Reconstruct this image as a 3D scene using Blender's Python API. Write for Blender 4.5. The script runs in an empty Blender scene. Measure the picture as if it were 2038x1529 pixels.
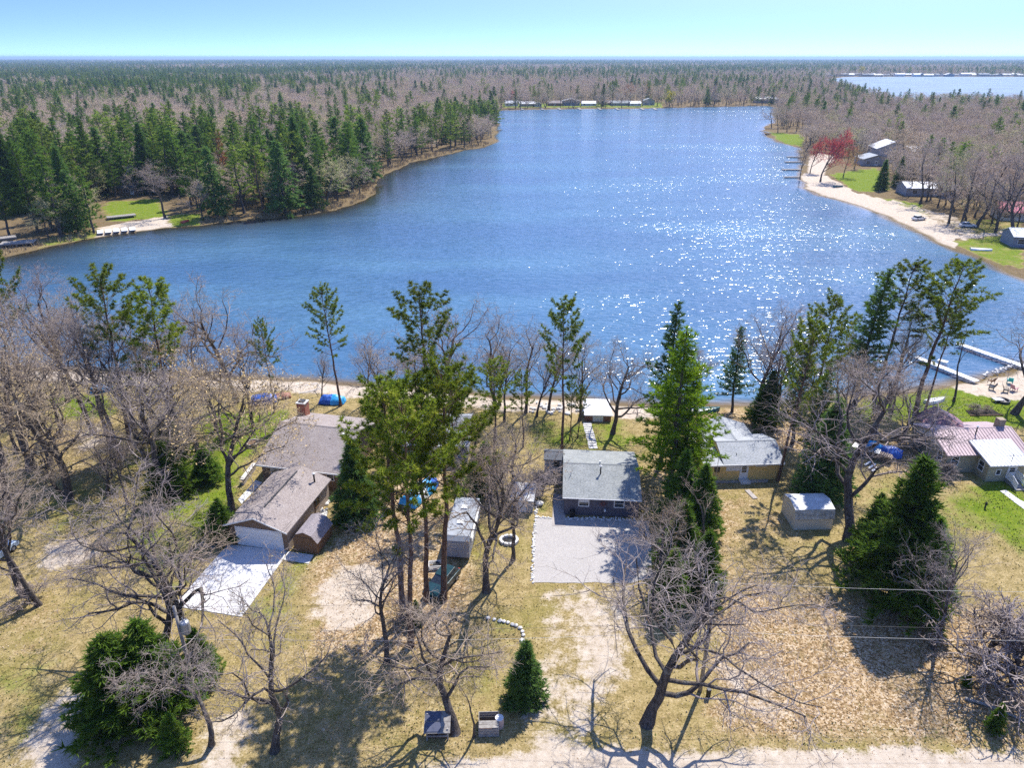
import bpy, math, random
import numpy as np
from mathutils import Matrix, Vector

# ------------------------------------------------------------------ camera, sky, sun, exposure
SC = bpy.context.scene
COL = SC.collection
R = math.radians
PHOTO_F, PHOTO_CX, PHOTO_CY, CAM_H = 1413.0, 1019.0, 764.5, 45.0      # lens and height of the drone, in photo pixels and metres
TILT = math.atan((PHOTO_CY - 113.0) / PHOTO_F)
SUN_EL, SUN_AZ = R(55), R(30)                                          # azimuth clockwise from +Y

cam_d = bpy.data.cameras.new('camera'); cam = bpy.data.objects.new('camera', cam_d); COL.objects.link(cam)
cam.location = (0, 0, CAM_H); cam.rotation_euler = (math.pi / 2 - TILT, 0, 0)
cam_d.sensor_width = 36.0; cam_d.lens = 36.0 * PHOTO_F / 2038.0
cam_d.clip_start = 0.5; cam_d.clip_end = 80000.0
SC.camera = cam

world = bpy.data.worlds.new('World'); SC.world = world; world.use_nodes = True
wn, wl = world.node_tree.nodes, world.node_tree.links
wn.clear()
w_out = wn.new('ShaderNodeOutputWorld'); w_bg = wn.new('ShaderNodeBackground'); w_sky = wn.new('ShaderNodeTexSky')
w_tc = wn.new('ShaderNodeTexCoord'); w_map = wn.new('ShaderNodeMapping'); w_nrm = wn.new('ShaderNodeVectorMath')
w_sky.sky_type = 'NISHITA'; w_sky.sun_disc = False
w_sky.sun_elevation = SUN_EL; w_sky.sun_rotation = SUN_AZ
w_sky.altitude = 0; w_sky.air_density = 1.0; w_sky.dust_density = 0.35; w_sky.ozone_density = 3.0
w_map.inputs['Scale'].default_value = (1, 1, 6.0); w_map.inputs['Location'].default_value = (0, 0, 0.17); w_nrm.operation = 'NORMALIZE'   # the pale band lies low over the flat country
w_hsv = wn.new('ShaderNodeHueSaturation'); w_hsv.inputs['Saturation'].default_value = 1.15; w_hsv.inputs['Hue'].default_value = 0.512
wl.new(w_tc.outputs['Generated'], w_map.inputs['Vector']); wl.new(w_map.outputs[0], w_nrm.inputs[0])
wl.new(w_nrm.outputs[0], w_sky.inputs['Vector']); wl.new(w_sky.outputs[0], w_hsv.inputs['Color'])
wl.new(w_hsv.outputs[0], w_bg.inputs['Color']); w_bg.inputs['Strength'].default_value = 0.15
wl.new(w_bg.outputs[0], w_out.inputs['Surface'])

sun_d = bpy.data.lights.new('sun', 'SUN'); sun = bpy.data.objects.new('sun', sun_d); COL.objects.link(sun)
sun_d.energy = 3.7; sun_d.angle = R(0.53); sun_d.color = (1.0, 0.95, 0.87)
to_sun = Vector((math.sin(SUN_AZ) * math.cos(SUN_EL), math.cos(SUN_AZ) * math.cos(SUN_EL), math.sin(SUN_EL)))
sun.rotation_euler = to_sun.to_track_quat('Z', 'Y').to_euler(); sun.location = (0, 0, 120)

vs = SC.view_settings
vs.view_transform = 'Standard'; vs.look = 'None'; vs.gamma = 1.0; vs.use_curve_mapping = False
vs.exposure = 1.05
SC.render.engine = 'CYCLES'
cy = SC.cycles
cy.use_denoising = False; cy.denoiser = 'OPENIMAGEDENOISE'; cy.denoising_input_passes = 'RGB_ALBEDO_NORMAL'
cy.max_bounces = 6; cy.diffuse_bounces = 2; cy.glossy_bounces = 2; cy.transmission_bounces = 2; cy.volume_bounces = 0
cy.transparent_max_bounces = 4; cy.use_adaptive_sampling = True; cy.adaptive_threshold = 0.015
cy.sample_clamp_indirect = 4.0; cy.sample_clamp_direct = 12.0; cy.caustics_reflective = False; cy.caustics_refractive = False

# ------------------------------------------------------------------ survey: photo pixel -> place on level ground
_c, _s = math.cos(TILT), math.sin(TILT)
def G(px, py, z=0.0):
    x = (px - PHOTO_CX) / PHOTO_F; y = -(py - PHOTO_CY) / PHOTO_F
    d = (x, _c + _s * y, -_s + _c * y); t = (z - CAM_H) / d[2]
    return Vector((d[0] * t, d[1] * t, z))
def row_height(p, py):                                                  # height at place p that is seen at photo row py
    y = -(py - PHOTO_CY) / PHOTO_F
    k = (-_s + _c * y) / (_c + _s * y)
    return CAM_H + p[1] * k
def PX(x, y, z):
    zz = z - CAM_H; d = y * _c - zz * _s
    return PHOTO_CX + PHOTO_F * x / d, PHOTO_CY - PHOTO_F * (y * _s + zz * _c) / d

rng = np.random.default_rng(7)
rnd = random.Random(11)

# ------------------------------------------------------------------ material helpers
class NT:
    def __init__(s, name):
        s.m = bpy.data.materials.new(name); s.m.use_nodes = True
        s.n = s.m.node_tree.nodes; s.l = s.m.node_tree.links; s.n.clear()
        s.out = s.n.new('ShaderNodeOutputMaterial')
    def new(s, t, **kw):
        n = s.n.new(t)
        for k, v in kw.items(): setattr(n, k, v)
        return n
    def link(s, a, b): s.l.new(a, b)
    def coord(s, kind='Object', scale=None):
        tc = s.new('ShaderNodeTexCoord'); o = tc.outputs[kind]
        if scale is not None:
            mp = s.new('ShaderNodeMapping'); mp.inputs['Scale'].default_value = scale; s.link(o, mp.inputs[0]); o = mp.outputs[0]
        return o
    def pos(s, scale=None):
        g = s.new('ShaderNodeNewGeometry'); o = g.outputs['Position']
        if scale is not None:
            mp = s.new('ShaderNodeMapping'); mp.inputs['Scale'].default_value = scale; s.link(o, mp.inputs[0]); o = mp.outputs[0]
        return o
    def noise(s, vec, scale, detail=3, rough=0.6):
        n = s.new('ShaderNodeTexNoise'); n.inputs['Scale'].default_value = scale; n.inputs['Detail'].default_value = detail
        n.inputs['Roughness'].default_value = rough; s.link(vec, n.inputs['Vector']); return n.outputs['Fac']
    def ramp(s, fac, stops):
        r = s.new('ShaderNodeValToRGB'); e = r.color_ramp.elements
        while len(e) < len(stops): e.new(0.5)
        for i, (p, c) in enumerate(stops):
            e[i].position = p; e[i].color = (*c, 1) if len(c) == 3 else c
        s.link(fac, r.inputs[0]); return r.outputs[0]
    def mix(s, fac, a, b, mode='MIX'):
        m = s.new('ShaderNodeMix', data_type='RGBA', blend_type=mode)
        for i, v in ((0, fac), (6, a), (7, b)):
            if isinstance(v, (int, float)): m.inputs[i].default_value = v
            elif isinstance(v, tuple): m.inputs[i].default_value = (*v, 1)
            else: s.link(v, m.inputs[i])
        return m.outputs[2]
    def math(s, op, a, b=0.0, c=0.0, clamp=False):
        m = s.new('ShaderNodeMath', operation=op, use_clamp=clamp)
        for i, v in ((0, a), (1, b), (2, c)):
            if isinstance(v, (int, float)): m.inputs[i].default_value = v
            else: s.link(v, m.inputs[i])
        return m.outputs[0]
    def attr(s, name):
        a = s.new('ShaderNodeAttribute', attribute_name=name); return a.outputs['Fac']
    def rand(s):
        return s.new('ShaderNodeObjectInfo').outputs['Random']
    def sstep(s, v, lo, hi):
        m = s.new('ShaderNodeMapRange', interpolation_type='SMOOTHSTEP')
        s.link(v, m.inputs[0]); m.inputs[1].default_value = lo; m.inputs[2].default_value = hi; return m.outputs[0]
    def bump(s, h, strength, dist=0.05):
        b = s.new('ShaderNodeBump'); b.inputs['Strength'].default_value = strength; b.inputs['Distance'].default_value = dist
        s.link(h, b.inputs['Height']); return b.outputs[0]
    def principled(s, col, rough=0.8, spec=0.25, normal=None, metal=0.0):
        p = s.new('ShaderNodeBsdfPrincipled')
        if isinstance(col, tuple): p.inputs['Base Color'].default_value = (*col, 1)
        else: s.link(col, p.inputs['Base Color'])
        if isinstance(rough, (int, float)): p.inputs['Roughness'].default_value = rough
        else: s.link(rough, p.inputs['Roughness'])
        p.inputs['Specular IOR Level'].default_value = spec; p.inputs['Metallic'].default_value = metal
        if normal is not None: s.link(normal, p.inputs['Normal'])
        s.link(p.outputs[0], s.out.inputs['Surface']); return p

def plain(name, c1, c2=None, scale=4.0, rough=0.8, spec=0.25, bump=0.0, rndv=0.0, metal=0.0, detail=4):
    t = NT(name); v = t.coord()
    c2 = c2 or tuple(x * 0.8 for x in c1)
    f = t.noise(v, scale, detail)
    col = t.ramp(f, [(0.3, c2), (0.7, c1)])
    if rndv:
        r = t.math('MULTIPLY_ADD', t.rand(), 2 * rndv, 1 - rndv)
        col = t.mix(1.0, col, r, 'MULTIPLY')
    t.principled(col, rough, spec, t.bump(f, bump, 0.03) if bump else None, metal)
    return t.m

def shingle(name, c1, c2, c3, course=0.16, tab=0.32):
    t = NT(name); v = t.coord('UV')
    b = t.new('ShaderNodeTexBrick'); t.link(v, b.inputs['Vector'])
    b.inputs['Color1'].default_value = (*c1, 1); b.inputs['Color2'].default_value = (*c2, 1); b.inputs['Mortar'].default_value = (*[x * 0.55 for x in c2], 1)
    b.inputs['Scale'].default_value = 1.0; b.inputs['Mortar Size'].default_value = 0.012; b.inputs['Brick Width'].default_value = tab; b.inputs['Row Height'].default_value = course
    n = t.noise(v, 0.7, 4); n2 = t.noise(v, 9.0, 2)
    col = t.mix(t.sstep(n, 0.35, 0.75), b.outputs['Color'], c3)
    n2 = t.noise(v, 5.5, 3, 0.8)
    col = t.mix(0.55, col, t.ramp(n2, [(0.35, tuple(x * 0.6 for x in c2)), (0.65, tuple(min(1, x * 1.35) for x in c1))]))
    t.principled(col, 0.9, 0.2, t.bump(b.outputs['Fac'], 0.5, 0.02)); return t.m

def siding(name, c1, c2, lap=0.14, vertical=False, dirt=0.25):
    t = NT(name); v = t.coord()
    sp = t.new('ShaderNodeSeparateXYZ'); t.link(v, sp.inputs[0])
    if vertical:
        h = t.math('ADD', sp.outputs[0], sp.outputs[1])
    else: h = sp.outputs[2]
    f = t.math('FRACT', t.math('DIVIDE', h, lap))
    edge = t.sstep(f, 0.0, 0.18)
    n = t.noise(v, 2.2, 4)
    col = t.mix(t.math('MULTIPLY', t.sstep(n, 0.4, 0.8), dirt), c1, c2)
    col = t.mix(t.math('MULTIPLY_ADD', edge, -0.35, 0.35), col, tuple(x * 0.45 for x in c1))
    t.principled(col, 0.75, 0.25, t.bump(f, 0.6, 0.02)); return t.m

def glass(name='window_glass'):
    t = NT(name); v = t.coord(); n = t.noise(v, 3.0, 2)
    t.principled(t.ramp(n, [(0.3, (0.012, 0.016, 0.02)), (0.7, (0.05, 0.06, 0.07))]), 0.06, 0.6); return t.m

def foliage(name, dark, light, yellow, trans=0.35, rough=0.7):
    t = NT(name); p = t.pos()
    n = t.noise(p, 0.9, 3); n2 = t.noise(p, 7.0, 2)
    col = t.mix(t.sstep(n2, 0.3, 0.7), dark, light)
    col = t.mix(t.math('MULTIPLY', t.sstep(n, 0.5, 0.72), 0.5), col, yellow)
    r = t.math('MULTIPLY_ADD', t.rand(), 0.55, 0.72)
    col = t.mix(1.0, col, r, 'MULTIPLY')
    d = t.new('ShaderNodeBsdfDiffuse'); tr = t.new('ShaderNodeBsdfTranslucent'); mx = t.new('ShaderNodeMixShader')
    mx.inputs[0].default_value = trans
    t.link(col, d.inputs[0]); t.link(col, tr.inputs[0]); t.link(d.outputs[0], mx.inputs[1]); t.link(tr.outputs[0], mx.inputs[2])
    t.link(mx.outputs[0], t.out.inputs['Surface']); return t.m

def twig_mat(name, tones):
    t = NT(name)
    n = t.noise(t.pos(), 1.3, 2)
    col = t.ramp(t.rand(), [((i + 0.5) / len(tones), c) for i, c in enumerate(tones)])
    col = t.mix(1.0, col, t.math('MULTIPLY_ADD', n, 0.8, 0.6), 'MULTIPLY')
    d = t.new('ShaderNodeBsdfDiffuse'); t.link(col, d.inputs[0]); t.link(d.outputs[0], t.out.inputs['Surface']); return t.m

def bark(name, c1, c2, c3):
    t = NT(name); v = t.coord('Object', (1, 1, 0.25))
    n = t.noise(v, 9.0, 4); n2 = t.noise(t.coord(), 1.2, 3)
    col = t.ramp(n, [(0.35, c2), (0.6, c1)])
    col = t.mix(t.sstep(n2, 0.52, 0.75), col, c3)
    t.principled(col, 0.95, 0.1, t.bump(n, 0.8, 0.05)); return t.m

M = {}
M['bark_oak'] = bark('bark_oak', (0.13, 0.11, 0.095), (0.045, 0.038, 0.034), (0.22, 0.21, 0.18))
M['bark_pine'] = bark('bark_pine', (0.19, 0.12, 0.085), (0.07, 0.045, 0.035), (0.24, 0.15, 0.10))
M['bark_white'] = bark('bark_white', (0.13, 0.11, 0.10), (0.05, 0.045, 0.04), (0.2, 0.18, 0.16))
M['bark_birch'] = bark('bark_birch', (0.55, 0.52, 0.48), (0.25, 0.23, 0.21), (0.65, 0.62, 0.58))
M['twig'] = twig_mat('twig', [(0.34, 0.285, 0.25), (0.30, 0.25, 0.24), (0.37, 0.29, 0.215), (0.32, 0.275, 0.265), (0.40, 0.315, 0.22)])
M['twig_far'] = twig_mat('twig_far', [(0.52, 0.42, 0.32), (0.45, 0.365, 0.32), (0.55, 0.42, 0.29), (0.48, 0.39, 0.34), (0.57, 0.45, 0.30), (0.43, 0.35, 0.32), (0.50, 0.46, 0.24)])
M['twig_red'] = twig_mat('twig_red', [(0.60, 0.13, 0.13), (0.62, 0.17, 0.14)])
M['twig_orange'] = twig_mat('twig_orange', [(0.48, 0.24, 0.12), (0.46, 0.28, 0.14)])
M['twig_yellow'] = twig_mat('twig_yellow', [(0.62, 0.54, 0.07), (0.58, 0.50, 0.10)])
M['bud'] = twig_mat('bud', [(0.42, 0.33, 0.13), (0.45, 0.27, 0.12), (0.36, 0.34, 0.12), (0.5, 0.37, 0.18)])
M['leaf_red'] = foliage('needles_red_pine', (0.10, 0.15, 0.02), (0.25, 0.32, 0.035), (0.44, 0.40, 0.05), 0.5)
M['leaf_white'] = foliage('needles_white_pine', (0.07, 0.14, 0.025), (0.165, 0.28, 0.04), (0.27, 0.33, 0.05), 0.45)
M['leaf_bright'] = foliage('needles_bright_pine', (0.11, 0.20, 0.016), (0.27, 0.42, 0.025), (0.38, 0.45, 0.035), 0.52)
M['leaf_spruce'] = foliage('needles_spruce', (0.07, 0.14, 0.04), (0.155, 0.265, 0.06), (0.22, 0.30, 0.055), 0.42)
M['leaf_cedar'] = foliage('needles_cedar', (0.085, 0.165, 0.028), (0.18, 0.30, 0.04), (0.29, 0.33, 0.06), 0.46)
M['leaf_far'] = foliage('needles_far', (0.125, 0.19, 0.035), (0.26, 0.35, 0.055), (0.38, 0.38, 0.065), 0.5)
M['leaf_rust'] = foliage('needles_rust', (0.24, 0.085, 0.03), (0.36, 0.15, 0.05), (0.40, 0.22, 0.08), 0.3)
M['glass'] = glass()
M['white'] = plain('white_paint', (0.8, 0.8, 0.78), (0.68, 0.68, 0.66), 2.0, 0.6)
M['concrete'] = plain('concrete', (0.66, 0.65, 0.63), (0.52, 0.51, 0.49), 0.9, 0.9, bump=0.1, detail=8)
M['old_concrete'] = plain('old_concrete', (0.42, 0.38, 0.35), (0.30, 0.27, 0.25), 1.3, 0.9, bump=0.15, detail=8)
M['grey_wood'] = plain('grey_wood', (0.36, 0.34, 0.31), (0.20, 0.18, 0.16), 5.0, 0.9, bump=0.2)
M['brown_wood'] = plain('brown_wood', (0.24, 0.14, 0.075), (0.12, 0.07, 0.04), 5.0, 0.85, bump=0.2)
M['black'] = plain('black_plastic', (0.02, 0.02, 0.022), (0.01, 0.01, 0.01), 3.0, 0.5)
M['steel'] = plain('galvanised_steel', (0.45, 0.46, 0.47), (0.34, 0.35, 0.36), 6.0, 0.45, 0.5, metal=0.4)
M['dark_metal'] = plain('dark_metal', (0.08, 0.08, 0.085), (0.04, 0.04, 0.04), 6.0, 0.5)
M['tarp_blue'] = plain('tarp_blue', (0.03, 0.13, 0.50), (0.02, 0.07, 0.32), 3.0, 0.4, 0.5, bump=0.8)
M['tarp_sky'] = plain('tarp_sky', (0.05, 0.42, 0.80), (0.03, 0.30, 0.65), 3.0, 0.4, 0.5, bump=0.8)
M['tarp_brown'] = plain('tarp_brown', (0.40, 0.19, 0.13), (0.28, 0.12, 0.08), 3.0, 0.6, 0.3, bump=0.6)
M['tarp_white'] = plain('tarp_white', (0.72, 0.74, 0.74), (0.55, 0.58, 0.6), 3.0, 0.5, 0.4, bump=0.6)

# ------------------------------------------------------------------ object helpers
def obj(name, me, mat=None, parent=None, loc=None, rot=None):
    o = bpy.data.objects.new(name, me); COL.objects.link(o)
    if mat is not None:
        ms = mat if isinstance(mat, (list, tuple)) else [mat]
        if not me.materials:
            for m_ in ms: me.materials.append(m_)
    if parent is not None: o.parent = parent
    if loc is not None: o.location = loc
    if rot is not None: o.rotation_euler = rot
    return o
def tag(o, label=None, cat=None, group=None, kind=None):
    if label: o['label'] = label
    if cat: o['category'] = cat
    if group: o['group'] = group
    if kind: o['kind'] = kind
    return o
def empty(name, loc, rz=0.0, label=None, cat=None, group=None):
    o = bpy.data.objects.new(name, None); COL.objects.link(o); o.empty_display_size = 0.3
    o.location = loc; o.rotation_euler = (0, 0, rz)
    return tag(o, label, cat, group)

def np_mesh(name, V, F, mats=None, mat_index=None, smooth=False):
    V = np.asarray(V, dtype=np.float32); F = np.asarray(F, dtype=np.int32)
    me = bpy.data.meshes.new(name); k = F.shape[1]
    me.vertices.add(len(V)); me.vertices.foreach_set('co', V.ravel())
    me.loops.add(F.size); me.loops.foreach_set('vertex_index', F.ravel())
    me.polygons.add(len(F)); me.polygons.foreach_set('loop_start', np.arange(0, F.size, k, dtype=np.int32))
    if mat_index is not None: me.polygons.foreach_set('material_index', np.asarray(mat_index, dtype=np.int32))
    if smooth: me.polygons.foreach_set('use_smooth', np.ones(len(F), dtype=bool))
    for m_ in (mats or []): me.materials.append(m_)
    me.update(calc_edges=True)
    return me

class MB:                                                              # boxes, prisms, tubes -> one mesh
    def __init__(s): s.v = []; s.f = []; s.uv = {}
    def poly(s, pts, uvs=None):
        n = len(s.v); s.v += [tuple(p) for p in pts]; s.f.append(tuple(range(n, n + len(pts))))
        if uvs: s.uv[len(s.f) - 1] = uvs
    def box(s, x0, x1, y0, y1, z0, z1):
        n = len(s.v)
        s.v += [(x0, y0, z0), (x1, y0, z0), (x1, y1, z0), (x0, y1, z0), (x0, y0, z1), (x1, y0, z1), (x1, y1, z1), (x0, y1, z1)]
        s.f += [tuple(n + i for i in q) for q in ((0, 3, 2, 1), (4, 5, 6, 7), (0, 1, 5, 4), (1, 2, 6, 5), (2, 3, 7, 6), (3, 0, 4, 7))]
        return s
    def prism(s, prof, axis, a, b):                                     # profile of (u, z) extruded along axis 'x' or 'y'
        n = len(s.v); k = len(prof)
        for t in (a, b):
            s.v += [((t, u, z) if axis == 'x' else (u, t, z)) for u, z in prof]
        s.f += [tuple(n + i for i in range(k)), tuple(n + k + i for i in reversed(range(k)))]
        for i in range(k):
            j = (i + 1) % k; s.f.append((n + i, n + k + i, n + k + j, n + j))
        return s
    def slab(s, pts, z0, z1):                                           # plan polygon with thickness
        n = len(s.v); k = len(pts)
        s.v += [(p[0], p[1], z0) for p in pts] + [(p[0], p[1], z1) for p in pts]
        s.f += [tuple(n + i for i in reversed(range(k))), tuple(n + k + i for i in range(k))]
        for i in range(k):
            j = (i + 1) % k; s.f.append((n + i, n + j, n + k + j, n + k + i))
        return s
    def tube(s, pts, r, sides=6):
        rr = r if isinstance(r, (list, tuple)) else [r] * len(pts)
        n = len(s.v); P = [Vector(p) for p in pts]
        for i, p in enumerate(P):
            d = (P[min(i + 1, len(P) - 1)] - P[max(i - 1, 0)]).normalized()
            a = d.orthogonal().normalized() if abs(d.z) < 0.99 else Vector((1, 0, 0)); b = d.cross(a)
            s.v += [tuple(p + (a * math.cos(t) + b * math.sin(t)) * rr[i]) for t in [2 * math.pi * q / sides for q in range(sides)]]
        for i in range(len(P) - 1):
            for q in range(sides):
                w = (q + 1) % sides; s.f.append((n + i * sides + q, n + i * sides + w, n + (i + 1) * sides + w, n + (i + 1) * sides + q))
        s.f += [tuple(n + q for q in reversed(range(sides))), tuple(n + (len(P) - 1) * sides + q for q in range(sides))]
        return s
    def lathe(s, prof, x=0, y=0, sides=14):
        n = len(s.v)
        for r_, z in prof: s.v += [(x + r_ * math.cos(2 * math.pi * q / sides), y + r_ * math.sin(2 * math.pi * q / sides), z) for q in range(sides)]
        for i in range(len(prof) - 1):
            for q in range(sides):
                w = (q + 1) % sides; s.f.append((n + i * sides + q, n + i * sides + w, n + (i + 1) * sides + w, n + (i + 1) * sides + q))
        s.f += [tuple(n + q for q in reversed(range(sides))), tuple(n + (len(prof) - 1) * sides + q for q in range(sides))]
        return s
    def build(s, name, mat, parent=None, loc=None, rot=None, bevel=0.0, smooth=False):
        me = bpy.data.meshes.new(name); me.from_pydata(s.v, [], s.f); me.update()
        if s.uv:
            uvl = me.uv_layers.new(name='UVMap')
            for pi, uvs in s.uv.items():
                p = me.polygons[pi]
                for li, uv in zip(p.loop_indices, uvs): uvl.data[li].uv = uv
        if smooth:
            for p in me.polygons: p.use_smooth = True
        o = obj(name, me, mat, parent, loc, rot)
        if bevel:
            b = o.modifiers.new('bevel', 'BEVEL'); b.width = bevel; b.segments = 2; b.limit_method = 'ANGLE'
        return o

# ------------------------------------------------------------------ lake outline (survey of the shore)
SHORE_PX = [(-420, 640), (-420, 545), (-160, 530), (0, 512), (40, 503), (68, 494), (120, 483), (190, 470), (250, 463), (330, 452), (440, 441), (530, 432),
            (600, 428), (660, 416), (715, 402), (740, 388), (745, 362), (770, 341), (830, 319), (900, 302), (960, 291), (986, 281),
            (986, 262), (991, 250), (984, 228), (988, 219), (1060, 217), (1160, 216), (1250, 215.5), (1340, 213.5), (1430, 211.5), (1530, 209.5),
            (1545, 213), (1540, 228), (1548, 240), (1520, 252), (1524, 266), (1535, 275), (1560, 285), (1592, 293), (1598, 310), (1600, 335),
            (1594, 355), (1605, 372), (1640, 388), (1690, 403), (1720, 412), (1775, 434), (1825, 458), (1872, 484), (1905, 497), (1950, 510),
            (2000, 536), (2060, 560), (2300, 640), (2300, 700), (2110, 705), (2040, 727), (2000, 742), (1950, 757), (1900, 764),
            (1850, 770), (1780, 778), (1690, 788), (1600, 797), (1500, 805), (1400, 807), (1250, 802), (1160, 794), (1080, 791),
            (1000, 788), (900, 778), (800, 768), (700, 762), (600, 756), (500, 750), (300, 742), (100, 734), (-100, 728), (-420, 722)]
SHORE = np.array([G(*p)[:2] for p in SHORE_PX])
POND = np.array([(405, 800), (520, 790), (700, 800), (1000, 830), (1500, 900), (2300, 1000), (2600, 1750), (2000, 1930), (1500, 1960), (1000, 1970), (830, 1930), (700, 1720), (620, 1500), (500, 1150)], dtype=float)
def inside(P, poly):
    x, y = P[:, 0], P[:, 1]; r = np.zeros(len(P), dtype=bool); n = len(poly)
    for i in range(n):
        x1, y1 = poly[i]; x2, y2 = poly[(i + 1) % n]
        c = ((y1 > y) != (y2 > y))
        with np.errstate(divide='ignore', invalid='ignore'):
            r ^= c & (x < (x2 - x1) * (y - y1) / (y2 - y1 + 1e-12) + x1)
    return r
def dist_to(P, poly):
    best = np.full(len(P), 1e9); n = len(poly)
    for i in range(n):
        a = poly[i]; b = poly[(i + 1) % n]; ab = b - a; L = (ab ** 2).sum() + 1e-9
        t = np.clip(((P - a) @ ab) / L, 0, 1); q = P - (a + t[:, None] * ab)
        best = np.minimum(best, (q ** 2).sum(1))
    return np.sqrt(best)
def shore_dist(P):                                                      # + on land, - in the water
    P = np.asarray(P, dtype=float)
    wob = 0.5 * np.sin(P[:, 0] * 0.31 + 1.3 * np.sin(P[:, 1] * 0.11)) + 0.35 * np.sin(P[:, 0] * 0.83 + P[:, 1] * 0.4)
    wob *= np.clip(P[:, 1] / 150, 0.5, 3)
    out = np.full(len(P), 1e6)
    for poly in (SHORE, POND):
        d = dist_to(P, poly); d = np.where(inside(P, poly), -d, d); out = np.minimum(out, d)
    return out + wob * np.clip(1 - np.abs(out) / 25, 0, 1)
WATER_Z = -0.35

# ------------------------------------------------------------------ ground: one sheet to the horizon
def spaced(lo, mid_lo, mid_hi, hi, step, growth):
    a = list(np.arange(mid_lo, mid_hi + step, step)); s = step; v = a[-1]
    while v < hi: s *= growth; v += s; a.append(v)
    s = step; v = a[0]; b = []
    while v > lo: s *= growth; v -= s; b.append(v)
    return np.array(b[::-1] + a)
GX = spaced(-40000, -74, 74, 40000, 0.4, 1.028); GY = spaced(-2000, 30, 104, 40000, 0.36, 1.0215)
nx, ny = len(GX), len(GY)
XX, YY = np.meshgrid(GX, GY); PT = np.stack([XX.ravel(), YY.ravel()], 1)
SD = shore_dist(PT)
ZZ = np.where(SD > 0, WATER_Z + 0.35 * np.clip(SD / 3.0, 0, 1) ** 0.8, WATER_Z - 0.13 * np.clip(-SD, 0, 22))
def area(pxs): return np.array([G(*p)[:2] for p in pxs])
def mask(areas, blur=3):
    m = np.zeros(len(PT))
    for a, v in areas:
        ins = inside(PT, area(a)); m = np.where(ins, np.maximum(m, v), m)
    m = m.reshape(ny, nx)
    m0 = m
    for k in range(blur):
        m = (np.roll(m, 1, 0) + m * 2 + np.roll(m, -1, 0)) / 4; m = (np.roll(m, 1, 1) + m * 2 + np.roll(m, -1, 1)) / 4
    return np.where(YY < 120, m, m0).ravel()
GREEN = [([(1700, 800), (1900, 765), (2060, 790), (2060, 850), (1900, 850), (1830, 830), (1720, 850)], 1.0), ([(1960, 950), (2060, 930), (2060, 1140), (1990, 1060), (1930, 1010)], 1.0),
         ([(1880, 985), (1960, 960), (1990, 1060), (1900, 1050)], 0.6), ([(1690, 930), (1900, 960), (1960, 1090), (1860, 1140), (1720, 1080)], 0.33),
         ([(95, 790), (215, 780), (235, 830), (120, 835)], 0.95), ([(390, 820), (580, 815), (560, 870), (500, 905), (400, 885)], 0.9), ([(330, 880), (500, 900), (470, 1045), (340, 1055)], 0.8),
         ([(250, 1050), (430, 1050), (400, 1150), (330, 1210), (250, 1150)], 0.55), ([(60, 890), (330, 870), (340, 1050), (60, 1080)], 0.4), ([(560, 1112), (655, 1050), (690, 1085), (600, 1150)], 0.85), ([(500, 1180), (565, 1130), (610, 1190), (560, 1260), (470, 1290)], 0.5),
         ([(1050, 840), (1262, 835), (1262, 905), (1050, 905)], 0.6), ([(1060, 985), (1097, 985), (1099, 1032), (1066, 1032)], 0.65), ([(960, 1215), (1050, 1235), (1080, 1400), (900, 1490), (700, 1490), (600, 1400), (760, 1250)], 0.3),
         ([(0, 1330), (110, 1310), (100, 1450), (0, 1510)], 0.5), ([(1490, 1060), (1640, 1080), (1660, 1180), (1520, 1200)], 0.35), ([(1500, 1440), (2038, 1440), (2038, 1490), (1500, 1480)], 0.3), ([(940, 1040), (1000, 1040), (980, 1140), (930, 1150)], 0.45),
         ([(1650, 347), (1745, 333), (1770, 378), (1705, 382)], 1.0), ([(1530, 262), (1598, 268), (1598, 292), (1555, 285)], 1.0), ([(1740, 392), (1835, 405), (1845, 428), (1770, 418)], 0.85), ([(1890, 480), (1990, 470), (2038, 500), (2038, 540), (1960, 512)], 0.8), ([(1880, 440), (2038, 430), (2038, 470), (1920, 470)], 0.5),
         ([(205, 402), (315, 395), (335, 432), (215, 442)], 0.9), ([(330, 428), (400, 425), (395, 448), (335, 452)], 0.85), ([(1000, 205), (1320, 204), (1320, 213), (1000, 214)], 0.8), ([(70, 478), (200, 455), (205, 468), (80, 492)], 0.6)]
LEAF = [([(1420, 1190), (2060, 1200), (2060, 1500), (1400, 1470)], 0.95), ([(1410, 960), (1560, 990), (1680, 1200), (1430, 1210)], 0.55), ([(600, 1090), (860, 1020), (960, 1150), (920, 1310), (620, 1310)], 0.95),
        ([(0, 850), (240, 850), (200, 960), (0, 985)], 0.6), ([(1360, 825), (1500, 800), (1710, 880), (1560, 910)], 0.95), ([(1690, 840), (1830, 855), (1890, 945), (1950, 1000), (1790, 970)], 0.8), ([(690, 940), (900, 930), (900, 1040), (700, 1060)], 0.9),
        ([(0, 1200), (160, 1180), (120, 1330), (0, 1330)], 0.6), ([(1290, 900), (1420, 900), (1430, 1230), (1290, 1230)], 0.8), ([(560, 1290), (1000, 1270), (960, 1520), (560, 1520)], 0.45)]
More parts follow.
